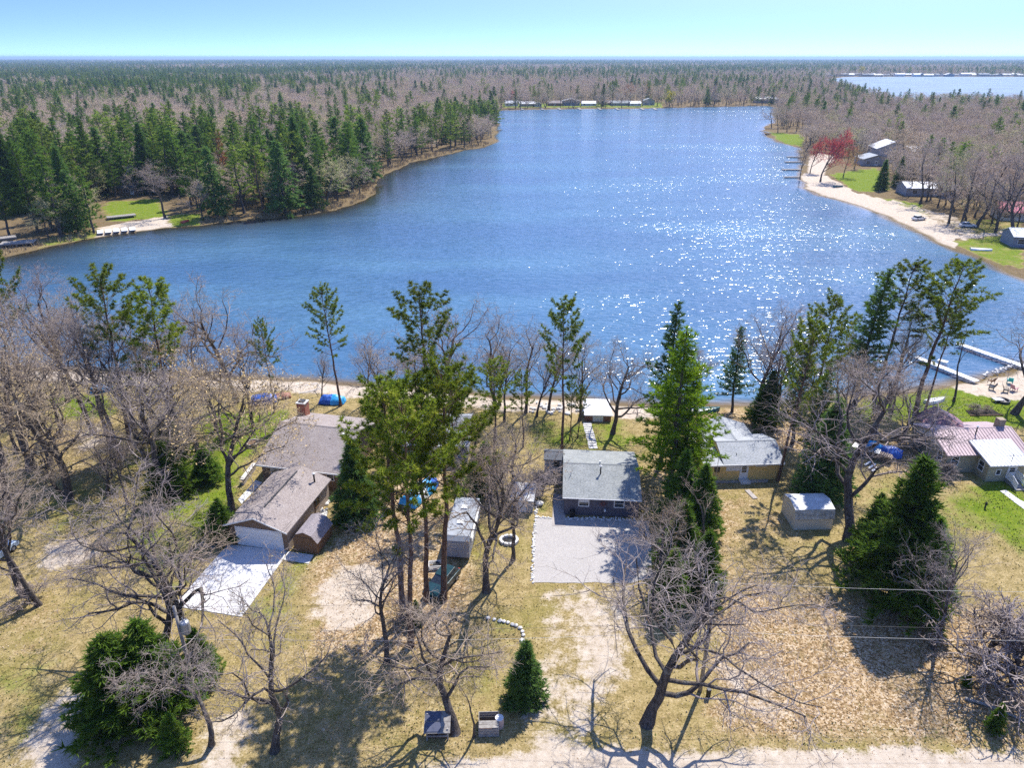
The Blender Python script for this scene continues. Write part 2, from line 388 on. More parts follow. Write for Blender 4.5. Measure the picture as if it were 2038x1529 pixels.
SAND = [([(780, 1600), (860, 1522), (1000, 1502), (1300, 1489), (1700, 1492), (2080, 1500), (2080, 1600)], 1.0), ([(1075, 1168), (1262, 1166), (1290, 1300), (1190, 1470), (1060, 1500), (1020, 1440), (1080, 1300)], 0.56), ([(596, 1225), (668, 1118), (775, 1125), (770, 1215), (695, 1262)], 0.8),
        ([(215, 1305), (265, 1325), (190, 1420), (140, 1560), (10, 1560), (85, 1400)], 0.72), ([(60, 1085), (185, 1065), (205, 1115), (80, 1145)], 0.72), ([(140, 868), (205, 838), (220, 890), (140, 905)], 0.62), ([(390, 1440), (520, 1395), (500, 1560), (360, 1560)], 0.62), ([(1420, 1300), (1570, 1330), (1560, 1430), (1440, 1450)], 0.48), ([(620, 1290), (720, 1280), (700, 1320), (610, 1320)], 0.5),
        ([(1586, 345), (1645, 350), (1705, 383), (1775, 400), (1850, 435), (1905, 470), (1900, 500), (1700, 430), (1600, 385)], 1.0), ([(195, 452), (330, 430), (345, 456), (195, 476)], 1.0), ([(1770, 395), (1900, 430), (1960, 470), (1900, 470), (1800, 420)], 0.55),
        ([(1900, 745), (2060, 715), (2060, 800), (1960, 790), (1895, 772)], 0.95), ([(1905, 470), (2038, 455), (2038, 462), (1910, 478)], 0.7), ([(1620, 300), (1660, 310), (1640, 350), (1600, 350)], 0.8), ([(523, 160), (527, 160), (530, 205), (522, 205)], 1.0)]
m_green = mask(GREEN, 14) * 0.9; m_leaf = mask(LEAF, 34) * 0.97; m_sand = mask(SAND, 9)
near = (YY.ravel() < 112)
beach = np.clip(1 - np.abs(SD - 2.2) / 3.6, 0, 1) * near * ((PT[:, 0] < 24) | (PT[:, 0] > 68))
m_sand = np.maximum(m_sand, np.clip(beach * 1.6, 0, 1))
m_wood = np.clip((YY.ravel() - 125) / 30, 0, 1)
m_wood *= 1 - np.clip(m_green * 1.4, 0, 1)
gV = np.stack([PT[:, 0], PT[:, 1], ZZ], 1)
ii = np.arange(nx * ny).reshape(ny, nx)
gF = np.stack([ii[:-1, :-1].ravel(), ii[:-1, 1:].ravel(), ii[1:, 1:].ravel(), ii[1:, :-1].ravel()], 1)
def ground_mat():
    t = NT('ground_cover'); p = t.pos()
    a, b, cc, d2 = t.noise(p, 0.16, 4), t.noise(p, 1.1, 5, 0.7), t.noise(p, 6.0, 4, 0.7), t.noise(p, 24.0, 2)
    dry = t.ramp(t.math('MULTIPLY_ADD', cc, 0.55, t.math('MULTIPLY', b, 0.5)), [(0.36, (0.115, 0.088, 0.032)), (0.47, (0.235, 0.18, 0.072)), (0.56, (0.36, 0.275, 0.125)), (0.68, (0.50, 0.395, 0.225))])
    dry = t.mix(t.math('MULTIPLY', t.sstep(a, 0.46, 0.70), 0.45), dry, t.ramp(cc, [(0.35, (0.10, 0.11, 0.014)), (0.65, (0.25, 0.225, 0.035))]))
    green = t.ramp(t.math('MULTIPLY_ADD', cc, 0.6, t.math('MULTIPLY', b, 0.45)), [(0.36, (0.05, 0.085, 0.008)), (0.52, (0.125, 0.185, 0.012)), (0.66, (0.235, 0.265, 0.03))])
    vo = t.new('ShaderNodeTexVoronoi'); vo.inputs['Scale'].default_value = 7.0; t.link(p, vo.inputs['Vector'])
    sep = t.new('ShaderNodeSeparateColor'); t.link(vo.outputs['Color'], sep.inputs[0])
    leaf = t.ramp(t.math('MULTIPLY_ADD', sep.outputs[0], 0.55, t.math('MULTIPLY', b, 0.45)), [(0.2, (0.13, 0.08, 0.036)), (0.42, (0.29, 0.19, 0.09)), (0.6, (0.45, 0.32, 0.18)), (0.8, (0.58, 0.47, 0.33))])
    sand = t.ramp(t.math('MULTIPLY_ADD', d2, 0.3, t.math('MULTIPLY', b, 0.7)), [(0.3, (0.34, 0.27, 0.19)), (0.5, (0.50, 0.42, 0.33)), (0.7, (0.62, 0.55, 0.45))])
    wood = t.ramp(t.math('MULTIPLY_ADD', cc, 0.5, t.math('MULTIPLY', b, 0.5)), [(0.35, (0.085, 0.065, 0.03)), (0.55, (0.19, 0.135, 0.07)), (0.7, (0.26, 0.205, 0.10))])
    a2 = t.noise(p, 0.33, 5, 0.65)
    edge = t.math('MULTIPLY_ADD', cc, 0.55, t.math('MULTIPLY_ADD', b, 0.8, t.math('MULTIPLY_ADD', a2, 1.5, -1.42)))
    def cover(col, top, att, lo, hi):
        f = t.sstep(t.math('ADD', t.attr(att), edge), lo, hi)
        return t.mix(f, col, top)
    col = cover(dry, wood, 'wood', 0.25, 0.6)
    col = cover(col, green, 'green', 0.22, 0.85)
    col = cover(col, leaf, 'leaf', 0.30, 0.95)
    col = cover(col, sand, 'sand', 0.34, 0.70)
    wet = t.sstep(t.attr('height'), -0.37, -0.18)
    col = t.mix(wet, (0.16, 0.12, 0.06), col)
    h = t.math('MULTIPLY_ADD', cc, 0.7, t.math('MULTIPLY', d2, 0.3))
    t.principled(col, 0.95, 0.1, t.bump(h, 0.9, 0.10)); return t.m
g_me = np_mesh('ground', gV, gF, [ground_mat()], smooth=True)
for nm, arr in (('green', m_green), ('leaf', m_leaf), ('sand', m_sand), ('wood', m_wood), ('height', ZZ)):
    at = g_me.attributes.new(nm, 'FLOAT', 'POINT'); at.data.foreach_set('value', arr.astype(np.float32))
tag(obj('ground', g_me), kind='structure')

def sample_mask(arr, P):                                               # nearest grid value
    ix = np.clip(np.searchsorted(GX, P[:, 0]), 0, nx - 1); iy = np.clip(np.searchsorted(GY, P[:, 1]), 0, ny - 1)
    return arr.reshape(ny, nx)[iy, ix]

# ------------------------------------------------------------------ water
def water_mat(name='lake_water', rough=0.15):
    t = NT(name); p = t.pos()
    mp = t.new('ShaderNodeMapping'); mp.inputs['Rotation'].default_value = (0, 0, R(12)); mp.inputs['Scale'].default_value = (0.55, 1.25, 1); t.link(p, mp.inputs[0]); q = mp.outputs[0]
    n1 = t.noise(q, 1.0, 2, 0.5); n2 = t.noise(q, 0.25, 2); n3 = t.noise(t.pos((0.5, 1.4, 1)), 0.02, 5, 0.6)
    h = t.math('MULTIPLY_ADD', n1, 0.75, t.math('MULTIPLY', n2, 0.9))
    amp = t.math('MULTIPLY_ADD', t.sstep(n3, 0.3, 0.7), 0.6, 0.5)
    calm = t.sstep(t.attr('depth'), 0.0, 9.0)
    amp = t.math('MULTIPLY', amp, t.math('MULTIPLY_ADD', calm, 0.7, 0.3))
    lee_reflection = t.attr('lee_reflection'); amp = t.math('MULTIPLY', amp, t.math('MULTIPLY_ADD', lee_reflection, -0.86, 1.0))
    bmp = t.new('ShaderNodeBump'); bmp.inputs['Distance'].default_value = 0.55; t.link(h, bmp.inputs['Height']); t.link(amp, bmp.inputs['Strength'])
    deep = t.mix(t.sstep(n3, 0.35, 0.7), (0.045, 0.115, 0.215), (0.085, 0.190, 0.30))
    col = t.mix(t.sstep(t.attr('depth'), 0.2, 3.2), (0.15, 0.10, 0.03), deep)
    col = t.mix(t.math('MULTIPLY', lee_reflection, 0.9), col, (0.022, 0.018, 0.010))  # dark reflection of the shore trees painted into the body colour
    pr = t.principled(col, rough, 0.5, bmp.outputs[0]); pr.inputs['IOR'].default_value = 1.33
    return t.m
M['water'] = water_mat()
M['far_water'] = water_mat('far_lake_water', 0.5)
def water(name, xs, ys, mat='water'):
    X, Y = np.meshgrid(xs, ys); P = np.stack([X.ravel(), Y.ravel()], 1); d = -shore_dist(P)
    i_ = np.arange(len(P)).reshape(len(ys), len(xs))
    F = np.stack([i_[:-1, :-1].ravel(), i_[:-1, 1:].ravel(), i_[1:, 1:].ravel(), i_[1:, :-1].ravel()], 1)
    keep = (d[F] > -14).any(1); F = F[keep]; used = np.unique(F); re = np.full(len(P), -1); re[used] = np.arange(len(used))
    me = np_mesh(name, np.stack([P[used, 0], P[used, 1], np.full(len(used), WATER_Z)], 1), re[F], [M[mat]])
    at = me.attributes.new('depth', 'FLOAT', 'POINT'); at.data.foreach_set('value', d[used].astype(np.float32))
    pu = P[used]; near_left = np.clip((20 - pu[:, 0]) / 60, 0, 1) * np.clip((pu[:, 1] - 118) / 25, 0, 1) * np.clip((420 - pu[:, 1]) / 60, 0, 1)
    lee_reflection = np.exp(-np.maximum(d[used], 0) / 16.0) * near_left * 1.25   # woods calm this edge; also masks the tree reflection painted in the colour
    at = me.attributes.new('lee_reflection', 'FLOAT', 'POINT'); at.data.foreach_set('value', np.clip(lee_reflection, 0, 1).astype(np.float32))
    return tag(obj(name, me), kind='structure')
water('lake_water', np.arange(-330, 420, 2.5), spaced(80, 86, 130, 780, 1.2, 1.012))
water('far_lake_water', np.arange(360, 2660, 25.0), np.arange(760, 2000, 25.0), 'far_water')
#PART2
# ------------------------------------------------------------------ trees: generators
def unit(v): return v / (np.linalg.norm(v, axis=-1, keepdims=True) + 1e-9)
def tubes(branches, sides):                                             # list of (pts (n,3), radii (n,)) -> verts, quads
    groups = {}
    for p, r in branches: groups.setdefault(len(p), []).append((p, r))
    VV, FF, off = [], [], 0
    for n, lst in groups.items():
        P = np.array([b[0] for b in lst]); r = np.array([b[1] for b in lst]); B = len(lst)
        T = np.empty_like(P); T[:, 1:-1] = P[:, 2:] - P[:, :-2]; T[:, 0] = P[:, 1] - P[:, 0]; T[:, -1] = P[:, -1] - P[:, -2]; T = unit(T)
        ref = np.where(np.abs(T[..., 2:3]) > 0.9, np.array([1.0, 0, 0]), np.array([0, 0, 1.0]))
        A = unit(np.cross(T, ref)); Bv = np.cross(T, A)
        ang = np.arange(sides) * 2 * math.pi / sides
        ring = P[:, :, None, :] + r[:, :, None, None] * (A[:, :, None, :] * np.cos(ang)[None, None, :, None] + Bv[:, :, None, :] * np.sin(ang)[None, None, :, None])
        idx = np.arange(B * n * sides).reshape(B, n, sides) + off; off += B * n * sides
        a = idx[:, :-1, :]; b = idx[:, 1:, :]
        FF.append(np.stack([a, np.roll(a, -1, 2), np.roll(b, -1, 2), b], -1).reshape(-1, 4)); VV.append(ring.reshape(-1, 3))
    return np.concatenate(VV), np.concatenate(FF)
def join(parts):
    V, F, off = [], [], 0
    for v, f in parts:
        V.append(v); F.append(f + off); off += len(v)
    return np.concatenate(V), np.concatenate(F)

def bare_skeleton(seed, h, fork=0.3, spread=1.0, bend=(0, 0), counts=(10, 7, 6, 4), droop=0.0, lead=0.85, girth=1.0, rag=1.0):
    rg = np.random.default_rng(seed); out = [[], [], [], [], []]
    segs = (9, 7, 5, 3, 2); wander = (0.10 * rag, 0.20 * rag, 0.24 * rag, 0.26, 0.3); trop = (0.12, 0.12, 0.07, 0.03, 0.02)
    up = np.array([0, 0, 1.0])
    def grow(p0, d0, L, r0, lvl):
        n = segs[lvl]; p = np.array(p0, float); d = unit(np.array(d0, float)); pts = [p.copy()]; ds = [d]
        for i in range(n):
            d = d + rg.normal(0, wander[lvl], 3) + up * (trop[lvl] - droop * (lvl > 1))
            if lvl == 0: d = d + np.array([bend[0], bend[1], 0]) * (i / n) * 0.5
            d = unit(d); p = p + d * L / n; pts.append(p.copy()); ds.append(d)
        end = (0.34, 0.3, 0.35, 0.45, 0.6)[lvl]
        t = np.linspace(0, 1, n + 1); rad = r0 * (1 - (1 - end) * t)
        if lvl == 0: rad[0] *= 1.35
        out[lvl].append((np.array(pts), rad))
        if lvl == 4: return
        k = counts[lvl]; lo = (fork, 0.25, 0.2, 0.15)[lvl]
        k = max(1, int(round(k * rg.uniform(0.75, 1.25))))
        az0 = rg.uniform(0, 6.28)
        for j in range(k):
            tt = lo + (1 - lo) * (j + rg.uniform(0.1, 0.9)) / k
            if lvl == 0 and j >= k - 2: tt = 1.0
            f = tt * n; i = min(int(f), n - 1); q = pts[i] + (pts[i + 1] - pts[i]) * (f - i); dd = ds[i + 1]
            az = az0 + j * 2.4 + rg.uniform(-0.6, 0.6)
            a = np.cross(dd, up); a = unit(a) if np.linalg.norm(a) > 0.05 else np.array([1.0, 0, 0]); b = np.cross(dd, a)
            ang = (rg.uniform(0.6, 1.15) * (1 - 0.35 * tt) * spread, rg.uniform(0.5, 1.1), rg.uniform(0.5, 1.2), rg.uniform(0.4, 1.2))[lvl]
            nd = dd * math.cos(ang) + (a * math.cos(az) + b * math.sin(az)) * math.sin(ang)
            if lvl == 0: LL = h * rg.uniform(0.36, 0.56) * (1.22 - 0.6 * tt)
            else: LL = max(L * (0.62, 0.58, 0.55)[lvl - 1] * rg.uniform(0.6, 1.15) * (1.1 - 0.45 * tt), 0.035 * h)
            rr = max(rad[i] * (0.58, 0.58, 0.55, 0.55)[lvl] * rg.uniform(0.75, 1.1), (0.04, 0.026, 0.014, 0.010)[lvl])
            grow(q, nd, LL, rr, lvl + 1)
    grow((0, 0, -0.15), (rg.normal(0, 0.05), rg.normal(0, 0.05), 1), h * lead, h * 0.0165 * girth, 0)
    return out
def leaves_at(P, size, rg, droop=False):
    n = len(P); u = unit(rg.normal(0, 1, (n, 3))); w = unit(np.cross(u, rg.normal(0, 1, (n, 3))))
    s = size * rg.uniform(0.6, 1.4, (n, 1))
    V = np.stack([P - u * s, P + w * s * 0.5, P + u * s, P - w * s * 0.5], 1).reshape(-1, 3)
    return V, np.arange(n * 4).reshape(n, 4)
def make_bare(name, seed, h, buds=0, bark_m='bark_oak', twig_m='twig', bud_m='bud', bud_size=0.07, **kw):
    sk = bare_skeleton(seed, h, **kw); rg = np.random.default_rng(seed + 99)
    v, f = join([tubes(sk[0], 8), tubes(sk[1], 6)])
    trunk = np_mesh(name + '_trunk', v, f, [M[bark_m]], smooth=True)
    v, f = join([tubes(sk[2], 4), tubes(sk[3], 3), tubes(sk[4], 3)]); mi = np.zeros(len(f), int); mats = [M[twig_m]]
    if buds:
        tips = np.array([b[0][-1] for b in sk[4]] + [b[0][1] for b in sk[4]]); tips = tips[rg.random(len(tips)) < buds] + rg.normal(0, 0.06, 3)
        v2, f2 = leaves_at(tips, bud_size, rg); f = np.concatenate([f, f2 + len(v)]); v = np.concatenate([v, v2]); mi = np.concatenate([mi, np.ones(len(f2), int)]); mats.append(M[bud_m])
    crown = np_mesh(name + '_crown', v, f, mats, mi)
    top = max(b[0][:, 2].max() for l in sk for b in l)
    return dict(trunk=trunk, crown=crown, h=float(top))

def blades(C, D, L, W, m, rg, cone=1.2, flat=0.0):                      # m needle blades round each point C, direction D
    n = len(C); Cr = np.repeat(C, m, 0); Dr = np.repeat(D, m, 0)
    off = rg.normal(0, 1, (n * m, 3)); off[:, 2] *= (1 - flat); d = unit(Dr + cone * unit(off))
    s = unit(np.cross(d, rg.normal(0, 1, (n * m, 3)))); l = L * rg.uniform(0.6, 1.25, (n * m, 1)); w = W * rg.uniform(0.7, 1.3, (n * m, 1))
    A = Cr - s * w; B = Cr + s * w; T = Cr + d * l
    V = np.stack([A, B, T], 1).reshape(-1, 3); return V, np.arange(n * m * 3).reshape(-1, 3)
def conifer(name, seed, h, kind, lod=0):
    rg = np.random.default_rng(seed); limbs, C, D = [], [], []
    red, white, spruce, cedar = (kind == k for k in ('red', 'white', 'spruce', 'cedar'))
    n = 12; zz = np.linspace(-0.15, h, n + 1); drift = np.cumsum(rg.normal(0, 0.004 * h if (red or white) else 0.002 * h, (n + 1, 2)), 0)
    tr = np.column_stack([drift, zz]); r0 = h * (0.0115 if red else 0.0145 if white else 0.013); rad = r0 * (1 - 0.88 * np.linspace(0, 1, n + 1)); rad[0] *= 1.25
    def at(z): return np.array([np.interp(z, zz, tr[:, 0]), np.interp(z, zz, tr[:, 1]), z])
    lo = (0.50 if red else 0.20 if white else 0.04); nb = int((56 if red else 135 if white else 230 if spruce else 200) * (0.36 if lod else 1))
    reach0 = h * (0.165 if red else 0.235 if white else 0.20 if spruce else 0.26)
    for i in range(nb):
        t = lo + (1 - lo) * ((i + rg.uniform(0, 1)) / nb) ** (0.9 if red else 1.0)
        if red and rg.random() < 0.06: t = rg.uniform(0.36, lo)
        z = t * h * 0.985; q = (t - lo) / (1 - lo)
        if red: L = reach0 * (0.55 + 0.75 * math.sin(math.pi * min(1, max(0.05, q * 0.82 + 0.2)))) * rg.uniform(0.55, 1.15)
        elif white: L = reach0 * (1.02 - 0.88 * q ** 1.35) * rg.uniform(0.5, 1.2) * (0.75 + 0.25 * math.sin(i * 0.9))
        else: L = reach0 * ((1 - q) ** 0.85 + 0.05) * rg.uniform(0.75, 1.12) * (1 if cedar else 1)
        az = i * 2.39996 + rg.uniform(-0.5, 0.5); el = (rg.uniform(0.1, 0.6) + 0.5 * q if red else rg.uniform(-0.05, 0.3) + 0.55 * q ** 2 if white else rg.uniform(-0.25, 0.1) + 0.7 * q if spruce else rg.uniform(0.0, 0.5) + 0.5 * q)
        d = np.array([math.cos(az) * math.cos(el), math.sin(az) * math.cos(el), math.sin(el)]); p = at(z); pts = [p]
        ns = 4
        for k in range(ns):
            d = unit(d + rg.normal(0, 0.09, 3) + np.array([0, 0, 0.10 if (red or white) else -0.03])); p = p + d * L / ns; pts.append(p)
        pts = np.array(pts); limbs.append((pts, np.linspace(max(0.02, r0 * 0.22 * (1 - 0.6 * q)), 0.012, ns + 1)))
        step = (0.50 if red else 0.42 if white else 0.34) * (2.2 if lod else 1) * (1 if h > 9 else 0.6)
        m = max(2, int(L / step * (1.9 if red else 2.6 if white else 2.4)))
        s0 = 0.50 if red else 0.22 if white else 0.12
        for k in range(m):
            s = s0 + (1 - s0) * (k + rg.uniform(0.2, 0.9)) / m; f = s * ns; j = min(int(f), ns - 1); c = pts[j] + (pts[j + 1] - pts[j]) * (f - j)
            side = unit(np.cross(d, [0, 0, 1.0])) * rg.normal(0, 1) * (0.20 * L * (1.15 - s)) * (1.0 if white or spruce else 0.8)
            c = c + side + np.array([0, 0, rg.normal(0, 0.14 if red else 0.10 if white else 0.16)]) * (1 if h > 9 else 0.5)
            C.append(c); D.append(unit(d * 0.8 + unit(side + 1e-6) * 0.5 + np.array([0, 0, 0.55 if red else 0.30 if white else -0.05 if spruce else 0.5])))
    C = np.array(C); D = np.array(D); k = 1 if h > 9 else 0.55
    if lod: v, f = blades(C, D, 0.85 * k if (red or white) else 0.7 * k, 0.13 * k, 7, rg, 1.1, 0.2)
    elif red: v, f = blades(C, D, 0.38, 0.034, 24, rg, 1.3, 0.0)
    elif white: v, f = blades(C, D, 0.44, 0.036, 15, rg, 0.9, 0.4)
    else: v, f = blades(C, D, 0.44 * k, 0.055 * k, 10, rg, 0.85, 0.25)
    tv, tf = join([tubes([(tr, rad)], 5 if lod else 8), tubes(limbs, 3)])
    tf = np.concatenate([tf[:, [0, 1, 2]], tf[:, [0, 2, 3]]])
    return tv, tf, v, f
def make_conifer(name, seed, h, kind, leaf, bark_m):
    tv, tf, v, f = conifer(name, seed, h, kind)
    return dict(trunk=np_mesh(name + '_trunk', tv, tf, [M[bark_m]], smooth=True), crown=np_mesh(name + '_crown', v, f, [M[leaf]]), h=h)

KIND = {
 'oak': [make_bare('oak', s, 15, fork=fk, spread=sp, counts=(11, 7, 6, 4), buds=b, girth=1.3, rag=1.35, lead=0.74) for s, fk, sp, b in ((21, 0.28, 1.25, 0.0), (22, 0.34, 1.15, 0.10), (23, 0.25, 1.3, 0.0), (24, 0.38, 1.1, 0.2))],
 'budding': [make_bare('budding', s, 13, fork=0.3, spread=1.2, counts=(11, 7, 6, 5), buds=0.6, bud_size=0.075, rag=1.2, lead=0.74) for s in (31, 32)],
 'thin': [make_bare('thin', s, 16, fork=fk, spread=0.85, counts=(12, 6, 6, 4), buds=b, girth=1.0) for s, fk, b in ((41, 0.42, 0.05), (42, 0.35, 0.0), (43, 0.5, 0.2), (44, 0.38, 0.0))],
 'birch': [make_bare('birch', 51, 13, fork=0.4, spread=0.6, counts=(10, 6, 6, 4), bark_m='bark_birch', girth=0.7)],
 'bent': [make_bare('bent', 61, 11, fork=0.5, spread=0.9, bend=(-1.05, 0.05), counts=(7, 6, 6, 4), girth=1.25, rag=1.3)],
 'brush': [make_bare('brush', 71, 3.2, fork=0.03, spread=1.35, counts=(12, 7, 5, 4), lead=0.5, girth=0.9)],
 'snag': [make_bare('snag', 81, 12, fork=0.62, spread=0.8, counts=(4, 4, 3, 3), girth=1.1)],
 'red': [make_conifer('red_pine', s, 20, 'red', 'leaf_red', 'bark_pine') for s in (101, 102, 103)],
 'white': [make_conifer('white_pine', s, 20, 'white', 'leaf_white', 'bark_white') for s in (111, 112)],
 'bright': [make_conifer('bright_pine', s, 20, 'white', 'leaf_bright', 'bark_white') for s in (115, 116)],
 'spruce': [make_conifer('spruce', s, 11, 'spruce', 'leaf_spruce', 'bark_white') for s in (121, 122)],
 'cedar': [make_conifer('cedar', s, 10, 'cedar', 'leaf_cedar', 'bark_white') for s in (131, 132)],
 'small': [make_conifer('small_spruce', 141, 5, 'spruce', 'leaf_spruce', 'bark_white'), make_conifer('small_cedar', 142, 5, 'cedar', 'leaf_cedar', 'bark_white')],
}
NAMES = dict(oak='bare_tree', budding='budding_tree', thin='bare_tree', birch='birch_tree', bent='bare_tree', brush='bare_shrub', snag='dead_tree', red='red_pine_tree', white='white_pine_tree', bright='white_pine_tree', spruce='spruce_tree', cedar='cedar_tree', small='conifer_shrub')
def plant(kind, var, loc, h, label, group=None, w=1.0, yaw=None, lean=(0.0, 0.0), cat='tree', name=None, protos=None):
    pr = (protos or KIND[kind]); pr = pr[var % len(pr)]
    e = empty(name or NAMES[kind], (loc[0], loc[1], 0.0), 0, label, cat, group)
    s = h / pr['h']
    e.rotation_mode = 'QUATERNION'
    q = Matrix.Rotation(lean[0], 3, 'Y') @ Matrix.Rotation(-lean[1], 3, 'X') @ Matrix.Rotation(rnd.uniform(0, 6.28) if yaw is None else yaw, 3, 'Z')
    e.rotation_quaternion = q.to_quaternion(); e.scale = (s * w, s * w, s)
    obj('trunk', pr['trunk'], None, e); obj('crown', pr['crown'], None, e)
    return e
def P(kind, bx, by, ty, label, w=1.0, var=None, lean=0.0, yaw=None, cat='tree', group=None):
    b = G(bx, by); h = row_height(b, ty)
    return plant(kind, rnd.randrange(12) if var is None else var, b, h, label, group, w, yaw, (R(lean), 0), cat)

# ------------------------------------------------------------------ near trees, one by one
P('oak', 546, 1496, 1150, 'bare leaning tree with knotty trunk at the bottom left of the yard', 0.90, 1)
P('bent', 421, 1483, 1290, 'dark bare tree bent over to the left above the cedar clump', 1.3, 0, 0, 0.25)
P('oak', 326, 1290, 985, 'bare oak rising out of the cedar clump beside the transformer pole', 1.14, 0)
P('oak', 388, 1272, 925, 'tall bare oak at the left edge of the white concrete driveway', 1.20, 2)
P('thin', 48, 1185, 880, 'bare tree leaning in at the left edge beside the brush heap', 1.38, 1)
P('thin', 78, 1205, 930, 'bare tree standing in the pale brush heap at far left', 1.25, 3)
P('oak', 137, 995, 655, 'stout bare oak in the left yard with a dark forked trunk', 1.20, 3)
P('thin', 187, 861, 555, 'slim bare tree next to the bright green lawn patch at left', 1.19, 0, -5)
P('thin', 222, 893, 575, 'straight bare tree between the left lawn patch and the pines', 1.12, 2, -4)
P('thin', 241, 912, 610, 'dark straight trunked tree right of the bare sandy patch at left', 1.12, 1, -3)
P('thin', 274, 884, 590, 'bare tree with thin trunk behind the sandy patch', 1.12, 3, -2)
P('oak', 357, 988, 700, 'big bare oak among green shrubs left of the brown house', 1.20, 1)
P('budding', 460, 1018, 690, 'tan budding oak closest to the corner of the brown house', 1.32, 0)
P('budding', 395, 905, 680, 'tan budding tree standing behind the big bare oak', 1.26, 1)
P('red', 262, 888, 545, 'red pine with a round tufted top, tallest of the left group', 1.03, 0, 3)
P('red', 345, 878, 565, 'red pine spreading right over the water at left', 1.19, 1, 2)
P('oak', 470, 800, 535, 'bare wide forked tree at the water behind the brown house', 1.08, 2)
P('thin', 20, 1015, 660, 'bare tree at the far left edge, middle of the yard', 1.38, 0)
P('oak', 62, 935, 610, 'grey bare oak near the left edge above the leaf litter', 1.20, 0)
P('thin', 102, 925, 600, 'bare tree with slanting trunk at the upper left yard', 1.25, 2, -4)
P('thin', 30, 850, 535, 'bare tree by the left beach, leftmost of the row', 1.38, 3)
P('birch', 70, 795, 520, 'pale birch leaning over the dark water at left', 1.1, 0, -6)
P('thin', 135, 800, 520, 'bare grey tree on the left beach before the dark water', 1.25, 1)
P('red', 62, 815, 506, 'pine with a light green top at the left corner of the bay', 0.83, 2)
P('thin', 303, 832, 610, 'bare tree on the beach left of the blue boat cover', 1.25, 0)
P('oak', 352, 850, 640, 'low wide bare tree behind the left pines', 1.20, 3)
P('thin', 400, 800, 580, 'bare tree with raised branches near the water, left of centre', 1.12, 2)
P('budding', 300, 940, 740, 'tan budding tree in the middle of the left yard', 1.15, 1)
P('thin', 505, 850, 640, 'bare tree before the dark blue boat cover', 1.06, 1)
P('thin', 8, 930, 620, 'bare tree cut by the left edge of the yard', 1.38, 2)
P('birch', 165, 770, 560, 'birch with white branches on the left beach', 1.0, 0, 3)
P('oak', 215, 985, 830, 'small bare tree on the leafy slope of the left yard', 1.08, 0)
P('cedar', 345, 985, 880, 'green leafy cedar under the big bare oak', 1.69, 0)
P('cedar', 415, 960, 890, 'green cedar beside the wall of the brown house', 1.76, 1)
P('cedar', 345, 905, 825, 'dark green cedar nearer the water in the left yard', 1.76, 0)
P('cedar', 445, 1075, 995, 'low cedar behind the paved curve left of the garage', 1.76, 1)
P('red', 545, 822, 645, 'short dense pine between the two blue boat covers', 0.88, 2)
P('red', 677, 809, 580, 'slender lone pine standing against the open water', 0.98, 1, -3)
P('thin', 640, 800, 690, 'pale small bare tree beside the bright blue boat cover', 1.00, 3)
P('thin', 735, 800, 660, 'small bare tree on the beach right of the lone pine', 1.12, 0)
P('red', 860, 895, 578, 'tallest pine at the shore behind the grey house', 1.19, 0, -2)
P('oak', 890, 832, 595, 'bare shore tree directly right of the tallest pine', 1.20, 1)
P('oak', 990, 812, 603, 'bare shore tree with a fan shaped crown at centre', 0.96, 0)
P('thin', 1046, 822, 622, 'bare shore tree with a curved dark trunk, right of the fan shaped one', 1.25, 2)
P('thin', 1092, 820, 650, 'bare tree left of the tall thin pine at centre', 1.25, 3)
P('red', 802, 1230, 772, 'red pine with the leftmost trunk of the central pine stand', 1.13, 1, -2)
P('red', 818, 1290, 800, 'red pine nearest the road in the central pine stand', 0.98, 2, 1)
P('red', 853, 1196, 765, 'red pine beside the parked teal car', 1.09, 0, 0)
P('red', 883, 1198, 733, 'straight tall red pine rising in front of the teal car', 1.09, 2, 1)
P('red', 905, 1010, 745, 'red pine standing between the grey house and the trailer', 1.13, 1)
P('red', 985, 905, 722, 'yellow green pine at the shore left of the walkway', 1.24, 0)
P('red', 1040, 890, 745, 'pine with a low tufted crown behind the white stones', 1.13, 2)
P('thin', 770, 1318, 1010, 'dark forked bare tree left of the central pine stand', 1.19, 2)
P('oak', 968, 1178, 830, 'bare tree with a straight dark trunk right of the trailer', 0.96, 3, 3)
P('thin', 1021, 1115, 905, 'short bare tree between the trailer and the gravel pad', 1.25, 0)
P('oak', 955, 1000, 815, 'twiggy bare tree crowding the right side of the grey house', 1.20, 0)
P('oak', 1010, 985, 830, 'twiggy bare tree left of the slate house porch', 1.14, 1)
P('cedar', 965, 985, 880, 'dark cedar between the grey house and the slate house', 1.49, 0)
P('spruce', 716, 1035, 878, 'blue green spruce at the right of the brown house', 1.50, 0)
P('red', 1117, 908, 605, 'thin pine with a small round top above the slate house porch', 0.88, 1, -2)
P('red', 1133, 877, 762, 'short pine left of the concrete walk', 0.98, 2)
P('red', 1149, 872, 772, 'young pine with a leaning trunk touching the concrete walk', 0.93, 0, 4)
P('oak', 1219, 864, 655, 'bare tree with a bent dark trunk in front of the white roofed boathouse', 1.02, 2, -4)
P('thin', 1153, 838, 660, 'bare tree with a wavy trunk left of the boathouse', 1.19, 1)
P('white', 1316, 930, 606, 'dark topped white pine, taller of the pair by the slate house', 0.98, 0)
P('bright', 1326, 1000, 652, 'big bright green white pine right of the slate house', 1.33, 0)
P('bright', 1352, 985, 720, 'bright green pine tucked at the right of the biggest bright pine', 1.19, 1)
P('cedar', 1348, 1050, 900, 'cedar under the bright pine beside the slate house', 1.28, 0)
P('cedar', 1388, 1075, 925, 'cedar standing left of the yellow house', 1.22, 1)
P('cedar', 1350, 1140, 1000, 'cedar at the right edge of the gravel pad', 1.35, 1)
